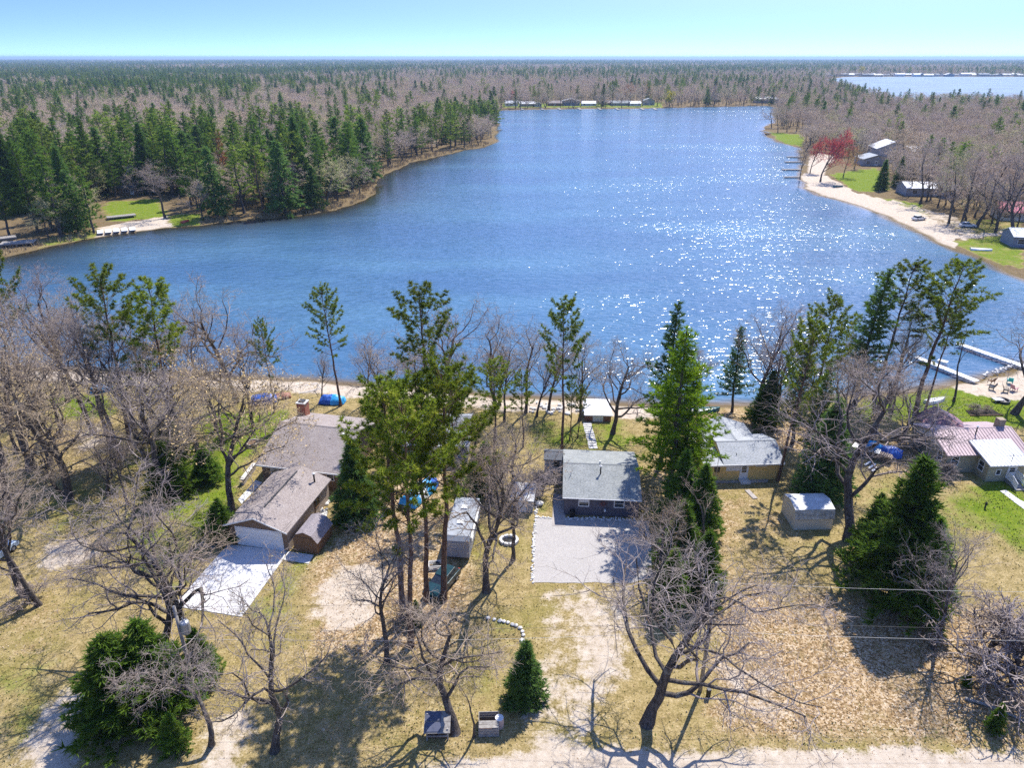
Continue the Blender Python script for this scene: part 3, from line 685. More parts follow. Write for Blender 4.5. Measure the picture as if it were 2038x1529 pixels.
P('cedar', 1395, 1190, 1060, 'cedar directly behind the utility pole', 1.28, 0)
P('cedar', 1330, 1215, 1095, 'lowest cedar of the row right of the gravel pad', 1.22, 1)
P('snag', 1396, 1130, 930, 'spindly dead pine left of the dry grass yard', 1.1, 0)
P('oak', 1310, 1160, 985, 'bare tree with pale twigs over the cedar row', 1.14, 3)
P('oak', 1372, 790, 680, 'bare tree leaning right over the glittering water', 1.08, 3, 9)
P('white', 1458, 819, 650, 'dark white pine alone by the beached teal rowboat', 1.10, 1)
P('thin', 1502, 835, 590, 'bare tree with raised limbs behind the yellow house', 1.25, 0)
P('thin', 1540, 850, 600, 'bare tree rising above the green pines behind the yellow house', 1.25, 2)
P('red', 1606, 880, 598, 'pine with a pointed top behind the yellow house', 1.03, 0)
P('white', 1575, 885, 690, 'bushy green pine at the back corner of the yellow house', 1.23, 0)
P('red', 1550, 958, 640, 'pine with a leaning bare trunk at the right corner of the yellow house', 0.83, 1, 4)
P('cedar', 1520, 850, 740, 'dark cedar behind the ridge of the yellow house', 1.35, 0)
P('spruce', 1632, 990, 795, 'wide dark spruce behind the white shed', 1.38, 1)
P('white', 1610, 930, 720, 'green pine between the yellow house and the dark spruce', 1.04, 1)
P('oak', 1690, 1078, 690, 'big bare oak with a long slanting trunk beside the dark cedars', 1.26, 0, 3)
P('oak', 1652, 928, 690, 'bare oak half hidden by the wide dark spruce', 1.20, 1, 2)
P('white', 1700, 805, 533, 'white pine, leftmost of the tall pines at the right shore', 1.17, 0)
P('red', 1738, 795, 531, 'tall pine second from left in the right shore group', 1.34, 1, 3)
P('red', 1824, 825, 530, 'tall pine with a full crown near the docks', 1.34, 2, 3)
P('red', 1838, 822, 590, 'thin pine tight beside the full crowned pine at the docks', 0.93, 0, 3)
P('thin', 1772, 800, 590, 'slim tree between the tall pines at the right shore', 1.00, 1)
P('snag', 1898, 799, 640, 'bare dark trunk leaning by the foot of the dock', 1.0, 0, 4)
P('oak', 2018, 824, 545, 'large bare oak at the right edge by the fire pit', 1.08, 2, 3)
P('oak', 1740, 870, 700, 'grey twiggy bare tree behind the firewood pile', 1.20, 3)
P('oak', 1790, 880, 740, 'low bare tree at the back corner of the beige house', 1.08, 0)
P('cedar', 1770, 1192, 920, 'tall dark cedar, highest of the clump right of the white shed', 1.35, 0)
P('cedar', 1814, 1224, 1032, 'cedar on the right end of the clump, near the bare sapling', 1.22, 1)
P('cedar', 1722, 1120, 985, 'cedar on the left end of the clump by the oak trunk', 1.22, 1)
P('thin', 1857, 1292, 1040, 'bare sapling leaning right in the leafy yard', 1.12, 1)
P('brush', 1958, 1330, 1215, 'grey leafless shrub near the right edge', 1.5, 0, cat='shrub')
P('brush', 2010, 1365, 1235, 'leafless shrub cut by the right edge', 1.5, 0, cat='shrub')
P('small', 1921, 1366, 1334, 'tiny green conifer beside the grey leafless shrub', 1.0, 1, cat='shrub')
P('small', 1976, 1456, 1402, 'small green conifer by the fallen log', 1.1, 1, cat='shrub')
P('oak', 1287, 1442, 1030, 'large bare spreading oak at the bottom centre by the utility pole', 1.20, 2, 0, 2.2)
P('oak', 906, 1459, 1190, 'bare twisted tree beside the small wooden shelter', 1.38, 0)
P('snag', 943, 1468, 1330, 'thin dead stem between the shelter and the wood box', 1.0, 0, 2)
P('cedar', 262, 1432, 1268, 'round cedar, left half of the clump by the transformer pole', 2.16, 0)
P('cedar', 318, 1405, 1240, 'cedar, right half of the clump by the transformer pole', 1.76, 1)
P('small', 352, 1492, 1422, 'small round cedar in front of the clump', 1.4, 1, cat='shrub')
P('cedar', 408, 1352, 1252, 'cedar behind the leaning tree near the driveway end', 1.35, 1)
P('small', 1045, 1396, 1280, 'neat conical spruce below the row of white stones', 1.5, 0)
P('small', 830, 1240, 1195, 'low green bush at the foot of the central pines', 1.1, 1, cat='shrub')
P('brush', 800, 1225, 1185, 'dry shrub at the foot of the leftmost central pine', 1.2, 0, cat='shrub')
P('brush', 60, 1200, 1160, 'pale heap of brush at the left edge', 1.6, 0, cat='shrub')
P('brush', 1080, 985, 935, 'pale leafless bush beside the slate house porch', 1.4, 0, cat='shrub')
P('brush', 1835, 900, 862, 'brown leafless hedge bush by the beige house wall', 1.6, 0, cat='shrub')
P('brush', 1880, 950, 918, 'brown leafless bush at the corner of the beige house', 1.5, 0, cat='shrub')
FILL = [('left yard', (0, 770, 480, 1010), 18, 'bare tree in the crowded left yard', ('thin', 'oak', 'thin', 'budding')), ('middle shore', (560, 785, 1090, 850), 22, 'bare tree on the shore behind the central pines', ('thin', 'oak')),
        ('right shore', (1480, 800, 1800, 900), 10, 'grey bare tree in the thicket behind the yellow house', ('thin', 'oak', 'thin'))]
for nm_, (xa, ya, xb, yb), n_, lab_, kinds_ in FILL:
    done = []
    while len(done) < n_:
        px_, py_ = rnd.uniform(xa, xb), rnd.uniform(ya, yb); g_ = G(px_, py_)
        if shore_dist([g_[:2]])[0] < 2 or any((g_ - q_).length < 3.2 for q_ in done) or (480 < px_ < 720 and py_ > 800) or (430 < px_ and py_ > 900 and px_ < 500): done.append(g_ + Vector((999, 0, 0))); continue
        done.append(g_); plant(rnd.choice(kinds_), rnd.randrange(9), g_, rnd.uniform(9, 14.5), lab_, 'bare trees filling the ' + nm_, rnd.uniform(0.9, 1.4), None, (R(rnd.uniform(-5, 5)), R(rnd.uniform(-4, 4))))
#PART3
# ------------------------------------------------------------------ forest round the lake
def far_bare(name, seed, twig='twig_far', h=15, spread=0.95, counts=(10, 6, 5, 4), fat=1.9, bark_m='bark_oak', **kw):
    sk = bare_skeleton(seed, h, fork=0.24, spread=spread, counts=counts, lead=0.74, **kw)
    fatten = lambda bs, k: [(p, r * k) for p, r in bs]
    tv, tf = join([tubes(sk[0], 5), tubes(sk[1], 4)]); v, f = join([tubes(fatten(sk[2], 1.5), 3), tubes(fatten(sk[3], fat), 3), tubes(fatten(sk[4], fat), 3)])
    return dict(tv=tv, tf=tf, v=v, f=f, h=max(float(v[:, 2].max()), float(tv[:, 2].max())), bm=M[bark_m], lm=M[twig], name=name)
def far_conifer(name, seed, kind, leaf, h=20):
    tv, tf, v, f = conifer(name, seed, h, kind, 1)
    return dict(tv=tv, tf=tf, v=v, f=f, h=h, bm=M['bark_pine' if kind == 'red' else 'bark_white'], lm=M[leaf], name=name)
def parted(d): return dict(trunk=np_mesh(d['name'] + '_trunk', d['tv'], d['tf'], [d['bm']]), crown=np_mesh(d['name'] + '_crown', d['v'], d['f'], [d['lm']]), h=d['h'])
def tri(F): return F if F.shape[1] == 3 else np.concatenate([F[:, [0, 1, 2]], F[:, [0, 2, 3]]])
def whole(d):
    tf, f = tri(d['tf']), tri(d['f'])
    return np_mesh(d['name'], np.concatenate([d['tv'], d['v']]), np.concatenate([tf, f + len(d['tv'])]), [d['bm'], d['lm']], np.concatenate([np.zeros(len(tf), int), np.ones(len(f), int)]))
FB = [far_bare('far_bare', 200 + i, spread=s) for i, s in enumerate((1.1, 1.25, 1.0, 1.2))]
FP = [far_conifer('far_pine', 210, 'red', 'leaf_far'), far_conifer('far_white_pine', 211, 'white', 'leaf_white'), far_conifer('far_white_pine', 212, 'white', 'leaf_far'), far_conifer('far_spruce', 213, 'spruce', 'leaf_spruce', 14)]
FC = dict(maple=[far_bare('maple', 220, 'twig_red', 14, 1.0, (10, 7, 6, 4), 3.0)], orange=[far_bare('orange_tree', 221, 'twig_orange', 14, 0.95, (9, 6, 6, 4), 3.0)], yellow=[far_bare('willow', 222, 'twig_yellow', 12, 1.1, (10, 7, 6, 4), 4.0)], rust=[far_conifer('rust_pine', 223, 'white', 'leaf_rust')])
KIND['far_bare'] = [parted(d) for d in FB]; KIND['far_pine'] = [parted(d) for d in FP]
for k_, v_ in FC.items(): KIND[k_] = [parted(d) for d in v_]
NAMES.update(far_bare='bare_tree', far_pine='pine_tree', maple='red_maple_tree', orange='orange_tree', yellow='yellow_willow_tree', rust='rust_coloured_pine_tree')

CLEAR = [[(190, 398), (330, 388), (400, 425), (400, 470), (190, 485)], [(1590, 300), (1660, 305), (1765, 335), (1790, 380), (1880, 425), (1980, 465), (2100, 485), (2100, 575), (1880, 495), (1595, 375)], [(1525, 255), (1600, 258), (1600, 296), (1535, 285)],
         [(520, 158), (529, 158), (532, 208), (519, 208)], [(995, 207), (1325, 206), (1325, 213.2), (995, 213.2)], [(1725, 308), (1825, 308), (1825, 330), (1725, 330)], [(1825, 382), (1890, 382), (1890, 398), (1825, 398)], [(1900, 386), (1995, 386), (1995, 402), (1900, 402)], [(1995, 420), (2045, 420), (2045, 448), (1995, 448)], [(-60, 430), (90, 430), (90, 520), (-60, 520)]]
CLEAR = [area(a) for a in CLEAR]
def wave(x, y, L): return 0.5 + 0.25 * np.sin(x / L + 1.7 * np.sin(y / L * 0.7)) + 0.25 * np.sin(y / L * 1.3 + 1.3 * np.sin(x / L * 1.1 + 2))
pts = []; y = 150.0
while y < 11000:
    step = max(5.8, y / 46.0); lat = 5.8 * (1 + y / 2300.0); half = y * 0.80 + 40
    n = int(2 * half / lat); xs = -half + (np.arange(n) + rng.uniform(-0.45, 0.45, n)) * lat; ys = y + rng.uniform(-0.5, 0.5, n) * step
    pts.append(np.stack([xs, ys], 1)); y += step
FPTS = np.concatenate(pts); fsd = shore_dist(FPTS)
ok = fsd > 3.5
for a in CLEAR: ok &= ~inside(FPTS, a)
ppx, ppy = PX(FPTS[:, 0], FPTS[:, 1], 8.0)
ok &= (ppx > -150) & (ppx < 2190)
FPTS, fsd, ppx, ppy = FPTS[ok], fsd[ok], ppx[ok], ppy[ok]; fd = FPTS[:, 1]
cl = 0.4 * wave(FPTS[:, 0], FPTS[:, 1], 26) + 0.6 * wave(FPTS[:, 0] + 900, FPTS[:, 1], 90 + FPTS[:, 1] * 0.05); cl = np.clip((cl - 0.5) * 1.9 + 0.5, 0, 1)
pp = np.interp(fd, [150, 300, 380, 560, 800, 1100, 1500, 2500, 6000], [0.46, 0.42, 0.26, 0.14, 0.24, 0.45, 0.7, 0.8, 0.85])
pp = np.where(ppx > 780, np.interp(fd, [150, 700, 1000, 1800, 3000, 7000], [0.10, 0.10, 0.15, 0.22, 0.5, 0.7]), pp)
pp = np.where((ppx > 830) & (ppx < 1010) & (fd < 560) & (fsd < 45), 0.8, pp)
pp = np.where((ppx > 600) & (ppx < 860) & (fd < 420) & (fsd < 22), 0.45, pp)
pp = np.clip(pp * (0.12 + 1.75 * cl), 0, 0.97)
pine = rng.random(len(FPTS)) < pp
hgt = np.where(pine, rng.uniform(14, 20, len(FPTS)), rng.uniform(11, 15.5, len(FPTS)))
hgt = np.where(pine & (ppx < 900) & (fd < 420), rng.uniform(11, 24, len(FPTS)), hgt)
hgt = np.where((ppx > 1400) & (fd < 1000), hgt * 0.88, hgt)
var = rng.integers(0, 4, len(FPTS))
var = np.where(pine & (rng.random(len(FPTS)) < 0.5), 1, var)
order = np.argsort(fd + np.where(fsd < 18, -60, 0) + np.where((ppx < -20) | (ppx > 2060), 9000, 0)); take = order[:280]; rest = np.ones(len(FPTS), bool); rest[take] = False
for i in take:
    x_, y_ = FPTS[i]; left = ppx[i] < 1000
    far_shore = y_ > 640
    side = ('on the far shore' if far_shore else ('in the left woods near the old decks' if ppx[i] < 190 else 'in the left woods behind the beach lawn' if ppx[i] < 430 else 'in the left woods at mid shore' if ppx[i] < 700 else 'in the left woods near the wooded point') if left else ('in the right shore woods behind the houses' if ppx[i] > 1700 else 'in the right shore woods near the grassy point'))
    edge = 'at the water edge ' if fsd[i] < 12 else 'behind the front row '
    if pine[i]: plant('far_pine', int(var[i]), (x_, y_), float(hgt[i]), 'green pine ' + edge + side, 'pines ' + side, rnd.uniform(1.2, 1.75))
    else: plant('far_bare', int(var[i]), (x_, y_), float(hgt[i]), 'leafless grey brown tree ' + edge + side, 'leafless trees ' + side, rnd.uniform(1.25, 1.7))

# the rest reads as one mass of woods: points with scattered tree meshes
hide = bpy.data.collections.new('woods_kinds')                           # not part of the scene, only looked up by the scatter
for k, d in enumerate(FB + FP):
    hide.objects.link(bpy.data.objects.new('kind_%d' % k, whole(d)))
def scatter(name, P2, scl, wid, idx, label, cat):
    me = bpy.data.meshes.new(name); me.vertices.add(len(P2)); me.vertices.foreach_set('co', np.column_stack([P2, np.zeros(len(P2))]).astype(np.float32).ravel())
    S = np.column_stack([scl * wid, scl * wid, scl]).astype(np.float32)
    a = me.attributes.new('size', 'FLOAT_VECTOR', 'POINT'); a.data.foreach_set('vector', S.ravel())
    a = me.attributes.new('turn', 'FLOAT', 'POINT'); a.data.foreach_set('value', rng.uniform(0, 6.28, len(P2)).astype(np.float32))
    a = me.attributes.new('sort', 'INT', 'POINT'); a.data.foreach_set('value', idx.astype(np.int32))
    o = obj(name, me)
    ng = bpy.data.node_groups.new(name, 'GeometryNodeTree'); N, L = ng.nodes, ng.links
    ng.interface.new_socket('Geometry', in_out='INPUT', socket_type='NodeSocketGeometry'); ng.interface.new_socket('Geometry', in_out='OUTPUT', socket_type='NodeSocketGeometry')
    gi, go = N.new('NodeGroupInput'), N.new('NodeGroupOutput')
    mp = N.new('GeometryNodeMeshToPoints'); iop = N.new('GeometryNodeInstanceOnPoints'); ci = N.new('GeometryNodeCollectionInfo')
    ci.inputs['Collection'].default_value = hide; ci.inputs['Separate Children'].default_value = True; ci.inputs['Reset Children'].default_value = True
    def na(nm, ty):
        q = N.new('GeometryNodeInputNamedAttribute'); q.data_type = ty; q.inputs['Name'].default_value = nm; return q.outputs['Attribute']
    cx = N.new('ShaderNodeCombineXYZ'); L.new(na('turn', 'FLOAT'), cx.inputs['Z'])
    L.new(gi.outputs[0], mp.inputs['Mesh']); L.new(mp.outputs[0], iop.inputs['Points']); L.new(ci.outputs[0], iop.inputs['Instance'])
    iop.inputs['Pick Instance'].default_value = True; L.new(na('sort', 'INT'), iop.inputs['Instance Index'])
    L.new(cx.outputs[0], iop.inputs['Rotation']); L.new(na('size', 'FLOAT_VECTOR'), iop.inputs['Scale']); L.new(iop.outputs[0], go.inputs[0])
    o.modifiers.new('scatter', 'NODES').node_group = ng
    return tag(o, label, cat, kind='stuff')
H0 = np.array([d['h'] for d in FB + FP])
sel = rest & ((ppx > -60) & (ppx < 2100))
idx = np.where(pine, 4 + var, var)[sel]
wid = np.where(idx < 4, rng.uniform(1.3, 1.9, len(idx)), rng.uniform(1.15, 1.8, len(idx))) * np.clip(1 + (fd[sel] - 1500) / 6000, 1, 2.2)
print('forest points', sel.sum(), 'of', len(FPTS))
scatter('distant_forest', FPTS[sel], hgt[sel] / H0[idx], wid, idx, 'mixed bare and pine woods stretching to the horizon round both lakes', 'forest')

# trees round the water that stand out one by one
P('maple', 1633, 361, 252, 'red budding maple on the right beach, larger of the two', 1.15, 0)
P('maple', 1612, 345, 268, 'smaller red maple just left of the larger one', 1.0, 0)
P('orange', 1678, 352, 277, 'orange green budding tree beside the red maple', 1.0, 0)
P('orange', 1255, 205, 160, 'orange crowned tree behind the far shore cottages', 1.0, 0)
P('orange', 1284, 204, 164, 'pale orange tree right of the orange crowned one on the far shore', 0.9, 0)
P('maple', 1017, 207, 178, 'small red tree behind the far shore cottages', 1.0, 0)
P('yellow', 1331, 212, 178, 'bright yellow willow on the far shore', 1.25, 0)
P('yellow', 1713, 151, 130, 'yellow green tree on the far side of the second lake', 1.3, 0)
P('rust', 452, 385, 258, 'rust brown dead pine in the left woods', 0.75, 0)
P('thin', 329, 434, 312, 'pale leafless tree standing on the left beach', 1.69, 2)
P('far_bare', 1548, 264, 208, 'leafless tree with a leaning trunk on the grassy right point', 1.2, 1, -8)
P('far_bare', 1566, 263, 205, 'leafless tree in the middle of the grassy right point', 1.1, 2)
P('far_bare', 1585, 262, 206, 'leafless tree at the land side of the grassy right point', 1.1, 3)
P('thin', 1592, 357, 280, 'thin bare trunk at the water beside the red maples', 1.00, 1)
P('spruce', 1752, 378, 318, 'dark spruce at the edge of the right lawn', 1.32, 0)
P('spruce', 1786, 372, 312, 'dark spruce right of the lawn spruce', 1.20, 1)
P('far_bare', 1832, 405, 265, 'tall bare oak between the right beach and the long low house', 1.25, 0)
P('far_bare', 1888, 445, 285, 'bare tree, first of the row above the right beach', 1.0, 1)
P('far_bare', 1912, 448, 290, 'bare tree, second of the row above the right beach', 1.0, 2)
P('far_bare', 1943, 452, 280, 'bare tree, third of the row above the right beach', 1.2, 3)
P('far_bare', 1980, 462, 300, 'bare tree near the pink roofed cottage', 1.0, 0)
P('oak', 2016, 470, 290, 'bare oak in front of the pink roofed cottage', 1.08, 0)
P('far_bare', 1700, 335, 255, 'bare tree left of the big grey right shore house', 1.0, 1)
P('far_bare', 1860, 375, 270, 'bare tree behind the long low house at right', 1.2, 2)
P('far_bare', 1930, 385, 290, 'bare tree over the roofs on the right shore', 1.2, 1)
P('far_bare', 1800, 350, 262, 'bare tree right of the big grey house', 1.2, 3)
P('far_bare', 2000, 400, 300, 'bare tree behind the pink roofed cottage', 1.2, 2)
for k, (bx, by, ty) in enumerate(((40, 425, 255), (100, 440, 290), (75, 462, 268), (150, 452, 290), (20, 470, 300), (190, 400, 235), (300, 385, 245), (505, 395, 265), (520, 400, 268), (600, 395, 232), (640, 385, 280), (700, 375, 245), (555, 385, 270))):
    P('white' if k % 3 else 'spruce', bx, by, ty, ['big white pine towering at the left shore', 'full white pine at the left shore'][k % 2] if k % 3 else 'dark spruce at the left shore', 1.0, k, group='large pines at the left shore')
for k, (bx, by, ty) in enumerate(((1003, 213, 165), (1036, 212.5, 168), (1062, 212.6, 170), (1084, 212, 166), (1120, 211.5, 164), (1156, 211.8, 168), (1190, 212, 163), (1200, 211, 166), (1218, 211.6, 165), (1250, 211.6, 168), (1279, 211, 166), (1308, 211, 166), (1350, 211, 168), (1380, 210.5, 166), (1410, 210.3, 168), (1445, 210, 166), (1480, 209.5, 165))):
    P('far_pine' if k % 5 == 2 else 'far_bare', bx, by, ty, ('green pine' if k % 5 == 2 else 'leafless tree') + ' among the far shore cottages', 1.3, k, group='trees among the far shore cottages')
#PART4
# ------------------------------------------------------------------ buildings: helpers (local x along the front, y to the back, origin front left on the ground)
SH = dict(brown=shingle('shingle_brown', (0.33, 0.285, 0.265), (0.245, 0.205, 0.19), (0.37, 0.33, 0.31)),
          slate=shingle('shingle_slate', (0.30, 0.315, 0.31), (0.20, 0.215, 0.215), (0.36, 0.37, 0.355)),
          grey=shingle('shingle_grey', (0.40, 0.42, 0.435), (0.30, 0.32, 0.335), (0.46, 0.47, 0.48)),
          dark=shingle('shingle_dark', (0.13, 0.14, 0.155), (0.08, 0.09, 0.10), (0.17, 0.17, 0.18)),
          old=shingle('shingle_old', (0.30, 0.27, 0.28), (0.20, 0.175, 0.185), (0.36, 0.31, 0.31)))
SD_ = dict(brown=siding('siding_brown', (0.20, 0.135, 0.09), (0.14, 0.10, 0.07)), tan=siding('siding_tan', (0.44, 0.345, 0.265), (0.33, 0.26, 0.20), 0.2),
           slate=siding('siding_slate', (0.115, 0.11, 0.135), (0.09, 0.085, 0.10), 0.18), yellow=siding('siding_yellow', (0.72, 0.52, 0.20), (0.58, 0.43, 0.2), 0.2), bluegrey=siding('siding_bluegrey', (0.25, 0.265, 0.33), (0.2, 0.21, 0.26), 0.18),
           beige=siding('siding_beige', (0.40, 0.365, 0.26), (0.33, 0.29, 0.2), 0.18), cream=siding('siding_cream', (0.66, 0.62, 0.50), (0.5, 0.45, 0.34), 0.3, True, 0.5), white=siding('siding_white', (0.74, 0.75, 0.76), (0.6, 0.6, 0.6), 0.2), grey=siding('siding_grey', (0.33, 0.34, 0.36), (0.28, 0.28, 0.3), 0.2),
           wood=siding('siding_wood', (0.20, 0.115, 0.06), (0.12, 0.07, 0.04), 0.25, True), redbrown=siding('siding_redbrown', (0.25, 0.12, 0.08), (0.18, 0.09, 0.06), 0.2))
def metal_roof(name, c1, c2, rib=0.4):
    t = NT(name); v = t.coord('UV'); n = t.noise(v, 0.6, 4)
    t.principled(t.ramp(n, [(0.35, c2), (0.7, c1)]), 0.42, 0.5, None, 0.15); return t.m
M['roof_pink'] = metal_roof('metal_roof_pink', (0.46, 0.36, 0.36), (0.38, 0.28, 0.29))
M['roof_purple'] = metal_roof('metal_roof_old', (0.33, 0.17, 0.19), (0.24, 0.12, 0.15))
M['roof_white'] = plain('roof_white', (0.72, 0.73, 0.74), (0.60, 0.61, 0.63), 0.8, 0.6)
M['roof_magenta'] = plain('roof_magenta', (0.62, 0.14, 0.22), (0.52, 0.10, 0.18), 1.0, 0.6)
M['brick'] = plain('brick_chimney', (0.42, 0.17, 0.11), (0.30, 0.11, 0.07), 9.0, 0.9, bump=0.4)
M['red_door'] = plain('red_ornament', (0.22, 0.06, 0.035), (0.15, 0.04, 0.03), 5.0, 0.6)
def quad_uv(mb, a, b, c_, d):                                           # roof plane with metre uvs: a,b lower edge, c,d upper edge
    A, B, C, D = (Vector(p) for p in (a, b, c_, d)); u = (B - A).normalized(); n = u.cross(D - A).normalized(); v = n.cross(u)
    mb.poly([A, B, C, D], [((p - A).dot(u), (p - A).dot(v)) for p in (A, B, C, D)])
def roof_plane(mb, a, b, c_, d, th=0.12):                              # sloping slab: top face carries uvs
    quad_uv(mb, a, b, c_, d)
    lo = [(p[0], p[1], p[2] - th) for p in (a, b, c_, d)]; top = [a, b, c_, d]
    mb.poly(lo[::-1])
    for i in range(4):
        j = (i + 1) % 4; mb.poly([lo[i], lo[j], top[j], top[i]])
def gable_x(parent, name, x0, x1, y0, yr, y1, z0, zr, z1, mat, ov=0.0):  # ridge along x
    mb = MB(); e = 0.004
    roof_plane(mb, (x0, y0, z0), (x1, y0, z0), (x1, yr, zr), (x0, yr, zr))
    roof_plane(mb, (x1, y1, z1), (x0, y1, z1), (x0, yr, zr), (x1, yr, zr))
    o = mb.build(name, mat, parent)
    MB().prism([(yr - 0.13, zr - 0.02), (yr, zr + 0.045), (yr + 0.13, zr - 0.02), (yr, zr + 0.01)], 'x', x0 + 0.02, x1 - 0.02).build('ridge_cap', mat, o)
    return o
def gable_y(parent, name, x0, xr, x1, y0, y1, z, zr, mat):               # ridge along y
    mb = MB()
    roof_plane(mb, (x0, y1, z), (x0, y0, z), (xr, y0, zr), (xr, y1, zr))
    roof_plane(mb, (x1, y0, z), (x1, y1, z), (xr, y1, zr), (xr, y0, zr))
    o = mb.build(name, mat, parent)
    MB().prism([(xr - 0.13, zr - 0.02), (xr, zr + 0.045), (xr + 0.13, zr - 0.02), (xr, zr + 0.01)], 'y', y0 + 0.02, y1 - 0.02).build('ridge_cap', mat, o)
    return o
def gutter(roof, pts, mat='white'):
    MB().tube(pts, 0.055, 6).build('gutter', M[mat], roof)
def window(parent, x, y, z, w, h, face='front', mat='white', bars=1, name='window', label=None):
    rz = {'front': 0, 'right': math.pi / 2, 'back': math.pi, 'left': -math.pi / 2}[face]
    mb = MB(); t = 0.09; d = 0.05
    mb.box(-w / 2 - t, w / 2 + t, -d, 0.02, h / 2, h / 2 + t); mb.box(-w / 2 - t, w / 2 + t, -d - 0.03, 0.02, -h / 2 - t, -h / 2)
    mb.box(-w / 2 - t, -w / 2, -d, 0.02, -h / 2, h / 2); mb.box(w / 2, w / 2 + t, -d, 0.02, -h / 2, h / 2)
    for k in range(bars): zz = -h / 2 + h * (k + 1) / (bars + 1); mb.box(-w / 2, w / 2, -d + 0.005, 0.02, zz - 0.025, zz + 0.025)
    o = mb.build(name, M[mat], parent, (x, y, z), (0, 0, rz))
    for k in range(bars + 1):
        za = -h / 2 + h * k / (bars + 1); zb = -h / 2 + h * (k + 1) / (bars + 1)
        MB().box(-w / 2, w / 2, -0.014, 0.012, za + 0.001, zb - 0.001).build('pane', M['glass'], o)
    if label: o['label'] = label
    return o
def door(parent, x, y, z, w, h, face='front', mat='white', panes=3):
    rz = {'front': 0, 'right': math.pi / 2, 'back': math.pi, 'left': -math.pi / 2}[face]
    o = MB().box(-w / 2, w / 2, -0.05, 0.02, 0, h).build('door', M[mat], parent, (x, y, z), (0, 0, rz))
    for k in range(panes):
        a = h * (0.42 + 0.17 * k); MB().box(-w * 0.34, w * 0.34, -0.062, -0.052, a, a + h * 0.14).build('pane', M['glass'], o)
    MB().box(-w / 2 - 0.1, -w / 2 - 0.001, -0.06, 0.02, 0, h + 0.1).box(w / 2 + 0.001, w / 2 + 0.1, -0.06, 0.02, 0, h + 0.1).box(-w / 2, w / 2, -0.06, 0.02, h + 0.001, h + 0.1).build('frame', M['white'], o)
    MB().tube([(w * 0.38, -0.052, h * 0.48), (w * 0.38, -0.11, h * 0.48)], 0.03, 6).build('handle', M['steel'], o)
    return o
def pipe(parent, x, y, z0, z1, r=0.06, mat='white', cap=True, name='vent_pipe'):
    mb = MB().lathe([(r, z0), (r, z1)], x, y, 10)
    o = mb.build(name, M[mat], parent)
    if cap: MB().lathe([(r * 1.9, z1 + 0.01), (r * 2.1, z1 + 0.09), (r * 0.6, z1 + 0.2)], x, y, 10).build('cap', M['white'], o)
    return o
def corner(parent, x, y, z1, mat='white', w=0.1):
    MB().box(x - w / 2, x + w / 2, y - w / 2, y + w / 2, 0, z1).build('corner_board', M[mat], parent)
def house(name, loc, yaw, label, cat='house'):
    return empty(name, (loc[0], loc[1], 0), R(yaw), label, cat)

# ---- brown ranch house at left
h1 = house('ranch_house', (-29.0, 70.2), -11.9, 'brown sided ranch house with wide brown shingle roof and brick chimney')
L1, RV, BV = 9.7, 6.4, 12.7
MB().prism([(0.1, 0), (0.1, 2.62), (RV - 0.3, 4.62), (BV - 0.7, 2.9), (BV - 0.7, 0)], 'x', 0.15, L1 - 0.1).build('wall', SD_['brown'], h1)
r1 = gable_x(h1, 'roof', -0.35, L1 + 0.35, -0.35, RV - 0.35, BV - 0.3, 2.62, 4.85, 2.95, SH['brown'])
MB().box(-0.3, L1 + 0.3, -0.43, -0.36, 2.42, 2.6).build('fascia', M['white'], r1)
MB().lathe([(0.1, 4.2), (0.1, 4.6), (0.17, 4.62), (0.17, 4.7)], 8.3, 5.1).build('roof_vent', M['white'], r1)
MB().lathe([(0.13, 4.0), (0.13, 4.25), (0.02, 4.3)], 6.9, 4.4).build('roof_vent', M['dark_metal'], r1)
w1 = window(h1, 1.75, 0.1, 1.85, 0.85, 0.85); window(h1, 4.35, 0.1, 1.85, 0.8, 0.8); window(h1, 8.6, 0.1, 1.8, 0.8, 0.8)
window(h1, 0.15, 3.0, 1.7, 1.0, 1.0, 'left'); window(h1, 0.15, 8.2, 1.7, 1.2, 1.0, 'left'); window(h1, L1 - 0.1, 4.0, 1.7, 1.0, 1.0, 'right')
ch = MB().box(-0.5, 0.62, BV - 2.2, BV - 1.1, 0, 5.1).build('chimney', M['brick'], h1)
MB().box(-0.58, 0.7, BV - 2.28, BV - 1.02, 5.1, 5.22).build('cap', M['concrete'], ch); MB().box(-0.3, 0.4, BV - 2.0, BV - 1.3, 5.221, 5.4).build('flue', M['dark_metal'], ch)
# ---- garage with white overhead door
g1 = house('garage', (-28.62, 58.75), -11.8, 'tan brick garage with brown gable roof and wide white overhead door', 'garage')
GW, GD = 6.6, 9.6
MB().prism([(0.15, 0), (GW - 0.15, 0), (GW - 0.15, 2.55), (GW / 2, 3.72), (0.15, 2.55)], 'y', 0.12, GD - 0.1).build('wall', SD_['tan'], g1)
gf = MB().prism([(0.13, 0.02), (GW - 0.13, 0.02), (GW - 0.13, 2.5), (GW / 2, 3.66), (0.13, 2.5)], 'y', 0.08, 0.117).build('front_wall', SD_['brown'], g1)
gr = gable_y(g1, 'roof', -0.18, GW / 2, GW + 0.18, -0.35, GD + 0.15, 2.56, 3.88, SH['brown'])
for sx in (-1, 1): MB().prism([(GW / 2, 3.72), (GW / 2, 3.87), (GW / 2 + sx * (GW / 2 + 0.18), 2.55), (GW / 2 + sx * (GW / 2 + 0.18), 2.40)], 'y', -0.39, -0.353).build('fascia', M['white'], gr)
MB().box(GW / 2 + 0.05, GW / 2 + 0.22, 1.6, GD - 1.0, 3.86, 3.91).build('ridge_vent', M['dark_metal'], gr)
od = MB().box(0.95, 5.83, 0.03, 0.078, 0.02, 2.2).build('overhead_door', M['white'], g1)
